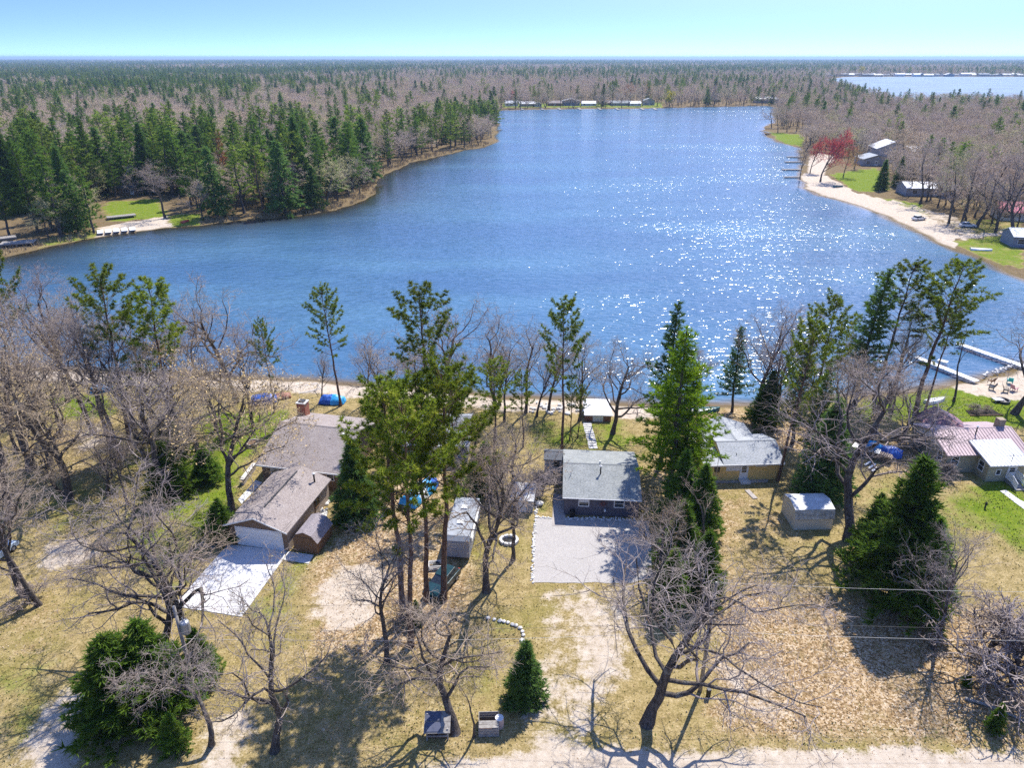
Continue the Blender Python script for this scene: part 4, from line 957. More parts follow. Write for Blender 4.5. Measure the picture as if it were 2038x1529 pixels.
for k in range(4): MB().box(0.97, 5.81, 0.012, 0.028, 0.03 + k * 0.545, 0.555 + k * 0.545).build('panel', M['white'], od)
MB().box(0.83, 0.945, 0.02, 0.078, 0.02, 2.32).box(5.835, 5.95, 0.02, 0.078, 0.02, 2.32).box(0.946, 5.834, 0.02, 0.078, 2.21, 2.32).build('frame', M['white'], od)
pipe(gr, 5.6, 8.2, 2.7, 4.0, 0.09, 'black')
window(g1, GW - 0.15, 6.6, 1.5, 0.8, 0.8, 'right', 'brown_wood'); MB().tube([(GW - 0.1, 6.0, 2.45), (GW - 0.1, 6.0, 0.1)], 0.05).build('downspout', M['brown_wood'], g1)
# ---- small gambrel shed beside the garage
s1 = house('gambrel_shed', (-21.75, 57.55), -12.5, 'small brown wooden shed with old barn roof beside the garage', 'shed')
W2, D2 = 2.55, 3.2
MB().prism([(0, 0), (W2, 0), (W2, 1.55), (W2 - 0.45, 2.2), (W2 / 2, 2.5), (0.45, 2.2), (0, 1.55)], 'y', 0.0, D2).build('wall', SD_['wood'], s1)
for nm, a, b in (('roof', (-0.15, 1.45), (0.43, 2.25)), ('roof', (0.43, 2.25), (W2 / 2, 2.58)), ('roof', (W2 + 0.15, 1.45), (W2 - 0.43, 2.25)), ('roof', (W2 - 0.43, 2.25), (W2 / 2, 2.58))):
    mb = MB(); mid = a[0] < W2 / 2
    if mid: roof_plane(mb, (a[0], D2 + 0.12, a[1]), (a[0], -0.15, a[1]), (b[0], -0.15, b[1]), (b[0], D2 + 0.12, b[1]), 0.06)
    else: roof_plane(mb, (a[0], -0.15, a[1]), (a[0], D2 + 0.12, a[1]), (b[0], D2 + 0.12, b[1]), (b[0], -0.15, b[1]), 0.06)
    mb.build(nm, SH['old'], s1)
sdoor = MB().box(0.45, W2 - 0.45, -0.05, -0.002, 0.05, 1.85).build('door', SD_['wood'], s1)
for sx in (0.47, W2 / 2 + 0.01): MB().prism([(sx, 0.08), (sx + 0.1, 0.08), (sx + 0.78, 1.8), (sx + 0.68, 1.8)], 'y', -0.075, -0.052).build('brace', M['brown_wood'], sdoor)
# ---- grey house behind the pines
h2 = house('grey_house', (-13.3, 74.6), 0, 'blue grey sided house with pale grey roof hidden behind the central pines')
MB().prism([(0, 0), (0, 2.6), (4.0, 4.2), (7.8, 2.6), (7.8, 0)], 'x', 0, 7.9).build('wall', SD_['bluegrey'], h2)
r2 = gable_x(h2, 'roof', -0.35, 8.25, -0.35, 4.0, 8.15, 2.6, 4.42, 2.6, SH['grey'])
window(h2, 6.3, 0, 1.6, 1.3, 1.0, bars=0); window(h2, 1.8, 0, 1.6, 1.0, 1.0); door(h2, 4.2, 0, 0.1, 0.9, 2.0); pipe(r2, 5.5, 2.6, 3.7, 4.6)
MB().box(-0.3, 8.2, -0.42, -0.355, 2.42, 2.58).build('fascia', M['white'], r2)
# ---- slate house
h3 = house('slate_house', (5.5, 63.85), -4.2, 'dark slate sided cottage with grey shingle roof beside the gravel pad', 'house')
MB().prism([(0, 0), (0, 2.46), (4.7, 3.5), (9.3, 2.46), (9.3, 0)], 'x', 0.1, 8.05).build('wall', SD_['slate'], h3)
r3 = gable_x(h3, 'roof', -0.1, 8.28, -0.42, 4.7, 9.75, 2.46, 3.68, 2.5, SH['slate'])
gutter(r3, [(-0.1, -0.48, 2.42), (8.28, -0.48, 2.42)])
window(h3, 2.2, 0, 1.72, 0.98, 0.9, label='double hung window with the blind half drawn'); window(h3, 5.95, 0, 1.72, 0.95, 0.9)
window(h3, 8.05, 2.5, 1.6, 1.0, 0.9, 'right'); window(h3, 8.05, 6.5, 1.6, 1.2, 0.9, 'right'); window(h3, 0.1, 3.0, 1.6, 0.9, 0.9, 'left')
MB().box(1.73, 2.67, -0.026, -0.016, 1.73, 2.15).build('blind', M['white'], h3)
orn = MB()
for k in range(10):
    a = 2 * math.pi * k / 10; orn.prism([(4.25 + 0.12 * math.cos(a - 0.3), 1.62 + 0.12 * math.sin(a - 0.3)), (4.25 + 0.5 * math.cos(a), 1.62 + 0.5 * math.sin(a)), (4.25 + 0.12 * math.cos(a + 0.3), 1.62 + 0.12 * math.sin(a + 0.3))], 'y', -0.06, -0.03)
orn.lathe([(0.01, 0.0), (0.01, 0.001)], 4.25, -0.05, 4); o_ = orn.build('sun_ornament', M['red_door'], h3); o_['label'] = 'round dark red metal sunburst hung on the front wall'
mt = MB().box(4.35, 4.6, -0.2, -0.002, 0.7, 1.05).build('electric_meter', M['steel'], h3); MB().lathe([(0.1, 0.78), (0.1, 0.98)], 4.475, -0.25).build('dial', M['white'], mt)
pipe(r3, 4.0, 3.2, 3.1, 4.25, 0.075, 'black', name='stove_pipe'); pipe(r3, 0.75, 2.8, 3.1, 3.75, 0.04, 'white', False); pipe(r3, 7.7, 0.8, 2.7, 2.95, 0.06, 'white', False); pipe(r3, 4.0, 4.9, 3.6, 3.95, 0.09, 'white', False)
MB().box(6.9, 7.0, 0.2, 1.2, 2.9, 2.93).build('fallen_branch', M['grey_wood'], r3)
pr_ = gable_x(h3, 'porch_roof', -2.35, -0.11, 7.2, 8.6, 9.7, 2.5, 2.85, 2.5, SH['dark'])
for px_ in (-2.2, -0.35): MB().box(px_ - 0.06, px_ + 0.06, 7.35, 7.47, 0, 2.5).build('porch_post', M['white'], h3)
MB().box(-2.2, 0.09, 8.4, 8.5, 0, 2.5).build('porch_wall', SD_['white'], h3); door(h3, -0.85, 8.4, 0.1, 0.85, 2.0, panes=3)
# ---- yellow house
h4 = house('yellow_house', (22.2, 70.4), 3.2, 'yellow sided house with pale grey roof and white front door', 'house')
MB().prism([(0, 0), (0, 2.36), (3.0, 3.42), (6.4, 2.36), (6.4, 0)], 'x', 2.2, 9.0).build('wall', SD_['yellow'], h4)
MB().prism([(0, 0), (0, 2.34), (3.6, 2.5), (3.6, 0)], 'x', 0.2, 2.19).build('side_room_wall', SD_['yellow'], h4)
MB().prism([(1.9, 0), (7.7, 0), (7.7, 2.36), (4.7, 3.3), (1.9, 2.36)], 'y', 6.41, 9.2).build('rear_wall', SD_['yellow'], h4)
MB().prism([(1.9, 0), (2.19, 0), (2.19, 2.2), (1.9, 2.3)], 'y', 3.62, 6.40).build('rear_side_wall', SD_['white'], h4)
r4 = gable_x(h4, 'roof', 2.15, 9.35, -0.35, 3.0, 6.75, 2.38, 3.6, 2.38, SH['grey'])
mb = MB(); roof_plane(mb, (-0.15, -0.35, 2.36), (2.14, -0.35, 2.36), (2.14, 3.9, 2.75), (-0.15, 3.9, 2.75)); mb.build('side_roof', SH['grey'], h4)
gable_y(h4, 'rear_roof', 1.6, 4.75, 8.0, 3.4, 9.6, 2.42, 3.52, SH['grey'])
MB().box(-0.1, 9.3, -0.42, -0.355, 2.2, 2.37).build('fascia', M['white'], r4)
window(h4, 1.55, -0.002, 1.75, 0.45, 0.75, bars=0, mat='dark_metal'); window(h4, 3.1, 0, 1.85, 0.7, 0.55, bars=0); MB().box(2.6, 4.3, -0.03, -0.002, 1.35, 2.3).build('white_panel', M['white'], h4)
door(h4, 4.75, 0, 0.28, 0.8, 2.0); MB().box(4.2, 5.4, -0.9, -0.001, 0, 0.26).build('door_step', M['concrete'], h4); window(h4, 6.7, 0, 2.05, 1.1, 0.22, bars=0)
MB().lathe([(0.07, 0), (0.12, 0.1), (0.07, 0.2)], 4.15, -0.1, 8).build('porch_lamp', M['black'], h4).location.z = 2.0
chm = MB().box(1.75, 2.13, 4.0, 4.4, 0, 3.9).build('chimney', M['dark_metal'], h4); MB().lathe([(0.3, 3.901), (0.32, 4.0), (0.1, 4.2)], 1.94, 4.2).build('cap', M['white'], chm)
window(h4, 1.9, 8.2, 1.6, 0.8, 0.9, 'left'); door(h4, 1.9, 6.9, 0.1, 0.8, 2.0, 'left', 'brown_wood', 1); window(h4, 9.0, 3.0, 1.6, 1.0, 0.9, 'right')
pipe(r4, 4.0, 1.0, 2.7, 3.1, 0.04, 'black', False); mast = MB().tube([(1.35, -0.5, 0), (1.35, -0.5, 3.4), (1.4, -0.5, 4.2)], 0.03).build('service_mast', M['steel'], h4)
for px_ in (0.25, 8.95): corner(h4, px_, 0.0, 2.34)
# ---- beige house with metal roof
h5 = house('beige_house', (51.2, 72.35), 2.9, 'beige house with pink ribbed metal roof and white porch steps', 'house')
MB().prism([(0, 0), (0, 2.5), (3.7, 3.75), (7.3, 2.5), (7.3, 0)], 'x', 0.15, 9.6).build('wall', SD_['beige'], h5)
r5 = gable_x(h5, 'roof', -0.25, 10.0, -0.4, 3.7, 7.75, 2.55, 3.95, 2.55, M['roof_pink'])
rb = MB()
for k in range(26):
    x_ = -0.2 + k * 0.4; rb.prism([(-0.4, 2.56), (-0.4, 2.61), (3.68, 4.0), (3.68, 3.95)], 'x', x_, x_ + 0.05)
rb.build('roof_ribs', M['roof_pink'], h5)['kind'] = 'stuff'
gable_y(h5, 'rear_roof', 1.6, 4.2, 6.8, 3.75, 9.9, 2.6, 3.85, M['roof_purple']); MB().prism([(1.9, 0), (6.5, 0), (6.5, 2.5), (4.2, 3.6), (1.9, 2.5)], 'y', 7.31, 9.6).build('rear_wall', SD_['beige'], h5)
MB().prism([(3.75, 0), (8.2, 0), (8.2, 2.35), (3.75, 2.35)], 'y', -2.2, -0.005).build('porch_wall', SD_['beige'], h5)
mb = MB(); roof_plane(mb, (3.4, -2.7, 2.42), (8.6, -2.7, 2.42), (8.6, 1.7, 3.42), (3.4, 1.7, 3.42)); pr5 = mb.build('porch_roof', M['roof_white'], h5)
rb = MB()
for k in range(13):
    x_ = 3.42 + k * 0.42; rb.prism([(-2.7, 2.425), (-2.7, 2.47), (1.68, 3.465), (1.68, 3.42)], 'x', x_, x_ + 0.045)
rb.build('porch_roof_ribs', M['roof_white'], h5)['kind'] = 'stuff'
MB().prism([(0.1, 2.48), (3.7, 3.72), (7.2, 2.48)], 'x', 0.1, 0.148).build('gable_board', M['white'], h5)
window(h5, 0.15, 1.3, 1.6, 0.7, 1.1, 'left'); window(h5, 0.15, 5.9, 1.6, 0.7, 1.1, 'left'); window(h5, 1.15, 0, 1.6, 0.8, 1.1); window(h5, 3.75, -1.0, 1.5, 0.8, 1.15, 'left')
window(h5, 5.0, -2.2, 1.3, 0.45, 0.6, bars=0); door(h5, 6.6, -2.2, 0.55, 0.9, 1.75, panes=2)
pipe(r5, 4.9, 2.7, 3.4, 4.6, 0.07, 'black'); c5 = MB().box(8.3, 9.1, 3.7, 4.5, 3.3, 4.9).build('chimney', plain('stone_chimney', (0.42, 0.34, 0.25), (0.2, 0.16, 0.12), 6, 0.95, bump=0.6), h5)
st = MB()
for k in range(4): st.box(6.05, 7.15, -3.3 - 0.32 * k, -2.98 - 0.32 * k + (0.75 if k == 0 else 0), 0, 0.52 - 0.13 * k)
st.build('steps', M['grey_wood'], h5)
for sx in (6.0, 7.2):
    rl = MB().tube([(sx, -2.25, 1.45), (sx, -3.25, 1.45), (sx, -4.3, 0.95)], 0.045); rl.tube([(sx, -2.25, 0.62), (sx, -3.25, 0.62), (sx, -4.3, 0.15)], 0.035)
    for k in range(14):
        yy_ = -2.3 - k * 0.15; dz = 0 if yy_ > -3.25 else (yy_ + 3.25) * 0.47; rl.box(sx - 0.025, sx + 0.025, yy_ - 0.025, yy_ + 0.025, 0.6 + dz, 1.45 + dz)
    rl.build('railing', M['white'], h5)
an = MB().tube([(6.1, -2.3, 2.7), (6.1, -2.3, 3.8)], 0.025).tube([(5.3, -2.3, 3.5), (7.4, -2.3, 3.5)], 0.02).tube([(5.9, -2.3, 3.75), (6.3, -2.3, 3.6)], 0.015).build('antenna', M['dark_metal'], h5)
# ---- white metal shed
s2 = house('metal_shed', (29.45, 61.05), 2.0, 'cream metal shed with stained barn roof in the dry yard', 'shed')
MB().prism([(0, 0), (0, 1.45), (0.28, 2.3), (1.75, 2.62), (3.2, 2.3), (3.45, 1.45), (3.45, 0)], 'x', 0, 4.0).build('wall', SD_['cream'], s2)
M['stained'] = plain('stained_metal', (0.62, 0.60, 0.52), (0.30, 0.27, 0.20), 2.5, 0.6)
M['old_sheet'] = plain('old_sheet', (0.66, 0.68, 0.69), (0.45, 0.46, 0.47), 1.2, 0.5, detail=6)
for a, b, m_ in (((-0.12, 1.4), (0.24, 2.36), 'stained'), ((0.24, 2.36), (1.75, 2.70), 'old_sheet'), ((3.57, 1.4), (3.22, 2.36), 'old_sheet'), ((3.22, 2.36), (1.75, 2.70), 'old_sheet')):
    mb = MB()
    if a[0] < 1.75: roof_plane(mb, (-0.1, a[0], a[1]), (4.1, a[0], a[1]), (4.1, b[0], b[1]), (-0.1, b[0], b[1]), 0.04)
    else: roof_plane(mb, (4.1, a[0], a[1]), (-0.1, a[0], a[1]), (-0.1, b[0], b[1]), (4.1, b[0], b[1]), 0.04)
    mb.build('roof', M[m_], s2)
MB().box(-0.04, -0.002, 0.9, 2.5, 0.05, 1.85).build('door', SD_['cream'], s2)
# ---- low boathouse with white flat roof
b1 = house('boathouse', (9.75, 85.4), -3, 'low boathouse with flat white roof near the beach', 'boathouse')
MB().box(0.15, 3.65, 0.1, 4.9, 0, 0.85).build('wall', SD_['redbrown'], b1); MB().box(0, 3.8, 0, 5.1, 0.851, 1.0).build('roof', M['roof_white'], b1, bevel=0.02)
door(b1, 1.9, 0.1, 0.02, 1.2, 0.7, panes=0)
# ---- travel trailer under the pines
tt = house('travel_trailer', (-6.6, 56.2), -6, 'old travel trailer with grey roof and rolled white awning under the pines', 'trailer')
MB().prism([(0, 0.45), (0.25, 0.35), (6.9, 0.35), (7.4, 0.9), (7.3, 2.3), (6.9, 2.68), (0.4, 2.68), (0, 2.3)], 'x', 0, 2.45).build('body', SD_['grey'], tt)
MB().prism([(0.02, 2.32), (0.41, 2.69), (6.9, 2.69), (7.32, 2.3), (7.35, 2.36), (6.92, 2.76), (0.38, 2.76), (-0.03, 2.38)], 'x', -0.03, 2.48).build('roof', plain('trailer_roof', (0.33, 0.35, 0.38), (0.25, 0.27, 0.29), 1.2, 0.7), tt)
aw = MB().tube([(2.56, 0.6, 2.35), (2.56, 6.6, 2.35)], 0.11, 8).build('awning_roll', M['white'], tt); MB().tube([(2.56, 0.7, 2.25), (2.53, 1.0, 0.7)], 0.03).tube([(2.56, 6.5, 2.25), (2.53, 6.2, 0.7)], 0.03).build('arm', M['white'], aw)
for yy_ in (2.2, 4.8): MB().box(0.9, 1.5, yy_, yy_ + 0.6, 2.761, 2.9).build('roof_vent', M['white'], tt)
window(tt, 1.22, 0.02, 1.7, 1.3, 0.6, bars=0, mat='steel'); window(tt, 2.45, 2.0, 1.7, 1.0, 0.6, 'right', 'steel', 0); window(tt, 2.45, 5.2, 1.7, 1.0, 0.6, 'right', 'steel', 0); window(tt, 0, 3.0, 1.7, 1.0, 0.6, 'left', 'steel', 0)
for yy_ in (2.8, 3.6):
    for xx_ in (0.02, 2.25):
        wl_ = MB().tube([(xx_, yy_, 0.33), (xx_ + 0.18, yy_, 0.33)], 0.33, 14).build('wheel', M['black'], tt); MB().tube([(xx_ - 0.01, yy_, 0.33), (xx_ + 0.19, yy_, 0.33)], 0.17, 10).build('rim', M['steel'], wl_)
MB().tube([(0.6, 7.4, 0.4), (1.22, 8.5, 0.4)], 0.05).tube([(1.85, 7.4, 0.4), (1.22, 8.5, 0.4)], 0.05).tube([(1.22, 8.4, 0.0), (1.22, 8.4, 0.6)], 0.05).build('tow_bar', M['dark_metal'], tt)
# ---- small houses across the water
def cottage(px, py, w, d, wall, roof, rm, label, yaw=0, ridge='x', eh=2.6, rise=1.5, nwin=2, group=None):
    b = G(px, py); o = empty('lake_house', (b.x - w / 2, b.y, 0), R(yaw), label, 'house', group)
    if ridge == 'x':
        MB().prism([(0, 0), (0, eh), (d / 2, eh + rise), (d, eh), (d, 0)], 'x', 0, w).build('wall', wall, o); gable_x(o, 'roof', -0.4, w + 0.4, -0.5, d / 2, d + 0.5, eh, eh + rise + 0.2, eh, roof)
    else:
        MB().prism([(0, 0), (w, 0), (w, eh), (w / 2, eh + rise), (0, eh)], 'y', 0, d).build('wall', wall, o); gable_y(o, 'roof', -0.4, w / 2, w + 0.4, -0.5, d + 0.4, eh, eh + rise + 0.2, roof)
    for k in range(nwin): window(o, w * (k + 0.6) / (nwin + 0.2), 0, 1.5, min(1.6, w / nwin * 0.5), 1.2)
    if w > 7: door(o, w * 0.5, 0, 0.05, 1.0, 2.0)
    return o
RW, RG, RS, RB = M['roof_white'], SH['grey'], SH['slate'], SH['brown']
for k, (px, py, w, d, wl_, rf, lab, rd, eh) in enumerate((
    (1018, 211, 17, 9, SD_['white'], RW, 'white cottage at the left end of the far shore row', 'x', 3.2), (1050, 211.5, 20, 9, SD_['grey'], RW, 'long grey cottage with white roof on the far shore', 'x', 2.8),
    (1071, 212, 9, 8, SD_['white'], RS, 'tiny white boathouse on the far shore', 'y', 2.6), (1104, 210.5, 18, 9, SD_['redbrown'], RB, 'brown cottage on the far shore', 'x', 3.0), (1137, 210, 22, 13, SD_['bluegrey'], RG, 'big gabled grey house at the middle of the far shore', 'y', 5.0),
    (1172, 210.5, 19, 9, SD_['white'], RW, 'white low cottage right of the big gabled house', 'x', 2.6), (1236, 210, 24, 10, SD_['grey'], RS, 'wide dark cottage on the far shore', 'x', 2.8), (1265, 210.5, 14, 8, SD_['white'], RW, 'white boat shed near the right end of the far shore row', 'x', 2.6),
    (1292, 209, 14, 9, SD_['grey'], RS, 'tall grey cottage by the yellow willow', 'y', 5.0), (1527, 205, 30, 12, SD_['grey'], RW, 'grey house with white roof where the lake narrows', 'x', 4.5), (1208, 209, 13, 9, SD_['redbrown'], RB, 'small brown cottage behind the far shore lawn', 'x', 2.6))):
    cottage(px, py, w * 0.78, d, wl_, rf, None, lab, 0, rd, eh * 0.9, 2.0, 3)
cottage(1743, 330, 12, 9, SD_['grey'], RG, None, 'small grey cottage below the big house on the right shore', 0, 'y', 3.0, 1.6, 3)
big = cottage(1772, 322, 15, 13, SD_['grey'], RW, None, 'big two storey grey house with bright white roof on the right shore', -8, 'y', 6.0, 3.0, 3)
cottage(1838, 318, 16, 10, SD_['white'], RW, None, 'white roofed wing right of the big grey house', -4, 'x', 4.0, 1.6, 3)
cottage(1858, 390, 20, 9, SD_['grey'], RW, None, 'long low house with white roof behind the right beach', -5, 'x', 2.8, 1.4, 4)
cottage(1945, 395, 24, 9, SD_['grey'], RG, None, 'long grey roofed house behind the bare tree row', -5, 'x', 2.8, 1.6, 4)
cottage(2022, 438, 11, 9, SD_['cream'], M['roof_magenta'], None, 'cream cottage with a pink roof at the right edge', -18, 'x', 2.6, 2.2, 3)
cottage(2040, 492, 7, 7, SD_['bluegrey'], RW, None, 'pale blue cottage cut by the right edge', -10, 'x', 2.8, 1.4, 2)
cottage(1700, 285, 14, 9, SD_['white'], RW, None, 'white roof among the trees left of the big grey house', 6, 'x', 3.0, 1.4, 2)
cottage(1735, 272, 16, 9, SD_['white'], RW, None, 'white roof deep among the right shore trees', -10, 'x', 3.0, 1.4, 2)
cottage(1790, 265, 18, 9, SD_['grey'], RW, None, 'white roof furthest back among the right shore trees', 5, 'x', 3.0, 1.4, 2)
cottage(262, 388, 9, 7, SD_['wood'], SH['dark'], None, 'dark cabin among the pines at the left shore', 10, 'x', 2.5, 1.6, 2)
cottage(395, 345, 12, 9, SD_['grey'], RG, None, 'grey cabin hidden deep in the left woods', -10, 'x', 2.8, 1.6, 2)
for k in range(30):
    px = 1640 + k * 14 + rnd.uniform(-4, 4)
    cottage(px, 151.6 + rnd.uniform(-0.8, 0.3), rnd.uniform(14, 28), 12, rnd.choice([SD_['white'], SD_['white'], SD_['grey'], SD_['cream']]), rnd.choice([RW, RW, RG]), None, 'small pale house on the far side of the second lake', 0, rnd.choice('xxy'), rnd.uniform(3, 5.5), 2.5, 2, 'houses on the far side of the second lake')
#PART5
# ------------------------------------------------------------------ paving
def gravel_mat(name, c1, c2, sc=14.0):
    t = NT(name); p = t.pos(); n = t.noise(p, sc, 3, 0.7); n2 = t.noise(p, 0.35, 4); n3 = t.noise(p, 2.2, 4)
    col = t.ramp(n, [(0.34, c2), (0.6, c1)]); col = t.mix(t.math('MULTIPLY', t.sstep(n2, 0.45, 0.7), 0.35), col, tuple(x * 0.75 for x in c1))
    col = t.mix(t.math('MULTIPLY', t.sstep(n3, 0.62, 0.75), 0.3), col, tuple(x * 0.5 for x in c2))
    t.principled(col, 0.95, 0.1, t.bump(n, 0.9, 0.03)); return t.m
M['gravel'] = gravel_mat('gravel', (0.46, 0.435, 0.41), (0.28, 0.26, 0.245))
def wobble(pts, amp, step=0.6):                                         # a hand laid edge, never quite straight
    out = []
    for i, a in enumerate(pts):
        b = pts[(i + 1) % len(pts)]; a, b = Vector(a[:2]), Vector(b[:2]); n = max(1, int((b - a).length / step))
        for k in range(n):
            q = a + (b - a) * k / n; out.append((q.x + rnd.uniform(-amp, amp), q.y + rnd.uniform(-amp, amp)))
    return out
def paved(name, pxs, z, mat, label=None, amp=0.0, kind='structure', cat=None):
    pts = [tuple(G(*p)[:2]) for p in pxs]
    if amp: pts = wobble(pts, amp)
    return tag(MB().slab(pts, -0.05, z).build(name, mat), label, cat, kind=kind)
paved('gravel_pad', [(1060, 1161), (1263, 1161), (1300, 1150), (1292, 1038), (1126, 1030), (1066, 1033)], 0.03, M['gravel'], amp=0.12)
M['drive'] = plain('drive_concrete', (0.64, 0.63, 0.62), (0.52, 0.51, 0.50), 0.5, 0.9, bump=0.05, detail=8)
paved('driveway', [(345.5, 1207.3), (481, 1229), (563.4, 1115), (571, 1098), (453.5, 1084.6)], 0.06, M['drive'])
paved('shed_apron', [(564.5, 1115.5), (614.4, 1123), (624, 1106), (573, 1098.6)], 0.055, M['concrete'])
paved('garden_path', [(390.7, 1085.6), (424, 1093.5), (447, 1076), (456, 1062), (452, 1045), (436, 1057), (412, 1072)], 0.05, M['old_concrete'], amp=0.03)
paved('house_path', [(474, 995), (481, 1004), (522, 961), (509, 957)], 0.05, M['concrete'])
paved('side_walk', [(1099, 1048), (1125, 1049.5), (1125, 985), (1101, 984)], 0.05, M['old_concrete'])
paved('patio_slab', [(1403, 965), (1430, 962), (1527, 961), (1530, 954), (1404, 956)], 0.06, M['old_concrete'])
paved('right_path', [(1990, 978), (2002, 976), (2030, 996), (2060, 1010), (2060, 1030), (2025, 1005)], 0.04, M['concrete'])
paved('terrace', [(1378, 905), (1396, 900), (1388, 860), (1368, 862)], 0.08, M['concrete'])
wk = empty('concrete_walk', (*G(1181, 893)[:2], 0), 0, 'pale concrete slab walk leading from the slate house to the boathouse', 'walkway')
a_, b_ = G(1181, 893), G(1168, 842); dv = b_ - a_; nsl = 11
for k in range(nsl):
    q = dv * (k + 0.5) / nsl; o_ = MB().box(-0.55, 0.55, -0.40, 0.40, 0, 0.06).build('slab', M['concrete'], wk, (q.x + rnd.uniform(-0.04, 0.04), q.y, 0), (0, 0, -math.atan2(dv.x, dv.y) + rnd.uniform(-0.03, 0.03)), 0.01)
bd = empty('plank', (*G(1495, 985)[:2], 0), 0.25, 'grey plank lying in the dry grass before the yellow house', 'plank'); MB().box(-0.28, 0.28, -0.9, 0.9, 0.02, 0.09).build('board', M['old_concrete'], bd)
# ------------------------------------------------------------------ stones
def rock(rg, s):
    import bmesh
    bm = bmesh.new(); bmesh.ops.create_icosphere(bm, subdivisions=2, radius=s)
    for v in bm.verts: v.co *= 1 + rg.uniform(-0.18, 0.18); v.co.z *= 0.7
    return bm
ROCKS = []
for k in range(5):
    bm = rock(rnd, 1.0); me = bpy.data.meshes.new('stone'); bm.to_mesh(me); bm.free(); me.materials.append(plain('white_stone_%d' % k, (0.72, 0.70, 0.66), (0.52, 0.50, 0.46), 3.0, 0.8)); ROCKS.append(me)
for k, (px, py) in enumerate(((972, 1232), (984, 1235), (995, 1238), (1003, 1239.5), (1011, 1241), (1020, 1245), (1027, 1247), (1035, 1252), (1040, 1259), (1041.5, 1266), (1039, 1277))):
    g = G(px, py); o_ = obj('white_stone', ROCKS[k % 5]); o_.location = (g.x, g.y, 0.1); s_ = rnd.uniform(0.17, 0.23); o_.scale = (s_, s_, s_); o_.rotation_euler = (0, 0, rnd.uniform(0, 6))
    tag(o_, 'round white stone, one of the curved row above the conical spruce', 'stone', 'curved row of white stones')
def stone_row(name, pxs, n, size, label, jit=0.12):
    P2 = [G(*p) for p in pxs]; seg = [(P2[i + 1] - P2[i]).length for i in range(len(P2) - 1)]; tot = sum(seg); V, F, off = [], [], 0
    base = ROCKS[0]; bv = np.array([v.co[:] for v in base.vertices]); bf = np.array([p.vertices[:] for p in base.polygons])
    for k in range(n):
        d = tot * (k + rng.uniform(0, 0.8)) / n; i = 0
        while i < len(seg) - 1 and d > seg[i]: d -= seg[i]; i += 1
        q = P2[i] + (P2[i + 1] - P2[i]) * min(1, d / seg[i]); s_ = size * rng.uniform(0.6, 1.3)
        V.append(bv * s_ * rng.uniform(0.8, 1.2, 3) + np.array([q.x + rng.uniform(-jit, jit), q.y + rng.uniform(-jit, jit), s_ * 0.35])); F.append(bf + off); off += len(bv)
    o = obj(name, np_mesh(name, np.concatenate(V), np.concatenate(F), [base.materials[0]]))
    return tag(o, label, 'stones', kind='stuff')
stone_row('border_stones', [(1066, 1032), (1062, 1080), (1059, 1160)], 60, 0.13, 'small white stones edging the left side of the gravel pad')
stone_row('border_stones', [(1128, 1033), (1200, 1034), (1262, 1035)], 60, 0.12, 'grey stones along the front wall of the slate house', 0.25)
stone_row('border_stones', [(1067, 1000), (1066, 1030), (1098, 1032)], 30, 0.13, 'white stones round the grass strip beside the slate house')
stone_row('border_stones', [(650, 1000), (640, 1030), (632, 1045)], 34, 0.2, 'pale rocks beside the garage wall', 0.5)
stone_row('shore_rocks', [(1955, 748), (1990, 738), (2035, 722)], 26, 0.22, 'rocks along the water edge of the right beach', 0.4)
stone_row('shore_rocks', [(1060, 812), (1110, 815), (1150, 818)], 40, 0.28, 'white rocks on the beach left of the boathouse', 1.6)
gr_ = empty('boulder', (*G(1073, 1006)[:2], 0), 0, 'white boulder on the grass strip left of the slate house', 'boulder'); o_ = obj('stone', ROCKS[1], None, gr_, (0, 0, 0.25)); o_.scale = (0.5, 0.42, 0.4)
# ------------------------------------------------------------------ utility poles and lines
def pole(px, py, top, label):
    g = G(px, py); h = row_height(g, top); o = empty('utility_pole', (g.x, g.y, 0), 0, label, 'utility pole')
    MB().tube([(0, 0, -0.2), (0.02, 0, h * 0.5), (0, 0, h)], [0.17, 0.14, 0.11], 10).build('post', M['grey_wood'], o, smooth=True)
    for k, (zz_, sx) in enumerate(((h - 0.15, 0.0), (h * 0.655, 0.14), (h * 0.555, -0.14))):
        MB().lathe([(0.03, zz_), (0.07, zz_ + 0.08), (0.05, zz_ + 0.2)], sx, 0, 8).build('insulator', M['steel'], o)
    return o, g, h
pR, gR, hR = pole(1393, 1376, 1160, 'grey wooden utility pole beside the large bare oak')
pL, gL, hL = pole(392, 1388, 1208, 'wooden utility pole with a grey transformer in the left foreground')
tr_ = MB().lathe([(0.30, hL - 2.4), (0.33, hL - 2.3), (0.33, hL - 1.45), (0.28, hL - 1.35), (0.05, hL - 1.28)], 0.5, -0.05, 16).build('transformer', M['steel'], pL, smooth=False)
MB().lathe([(0.04, hL - 1.35), (0.06, hL - 1.15), (0.03, hL - 1.0)], 0.42, -0.05, 8).build('bushing', M['steel'], tr_)
MB().box(0.1, 0.25, -0.1, 0.0, hL - 2.1, hL - 1.7).build('bracket', M['dark_metal'], tr_)
def line(a, b, sag, r, mat, label):
    a, b = Vector(a), Vector(b); n = 24; pts = []
    for k in range(n + 1):
        t_ = k / n; q = a.lerp(b, t_); q.z -= sag * 4 * t_ * (1 - t_); pts.append(q)
    o = MB().tube([tuple(q - a) for q in pts], r, 4).build('power_line', mat, None, tuple(a)); return tag(o, label, 'power line')
M['cable'] = plain('cable_pale', (0.62, 0.62, 0.60), (0.5, 0.5, 0.48), 2, 0.5); M['wire'] = plain('wire_dark', (0.10, 0.10, 0.10), (0.07, 0.07, 0.07), 2, 0.6)
d_ = (gR - gL).normalized()
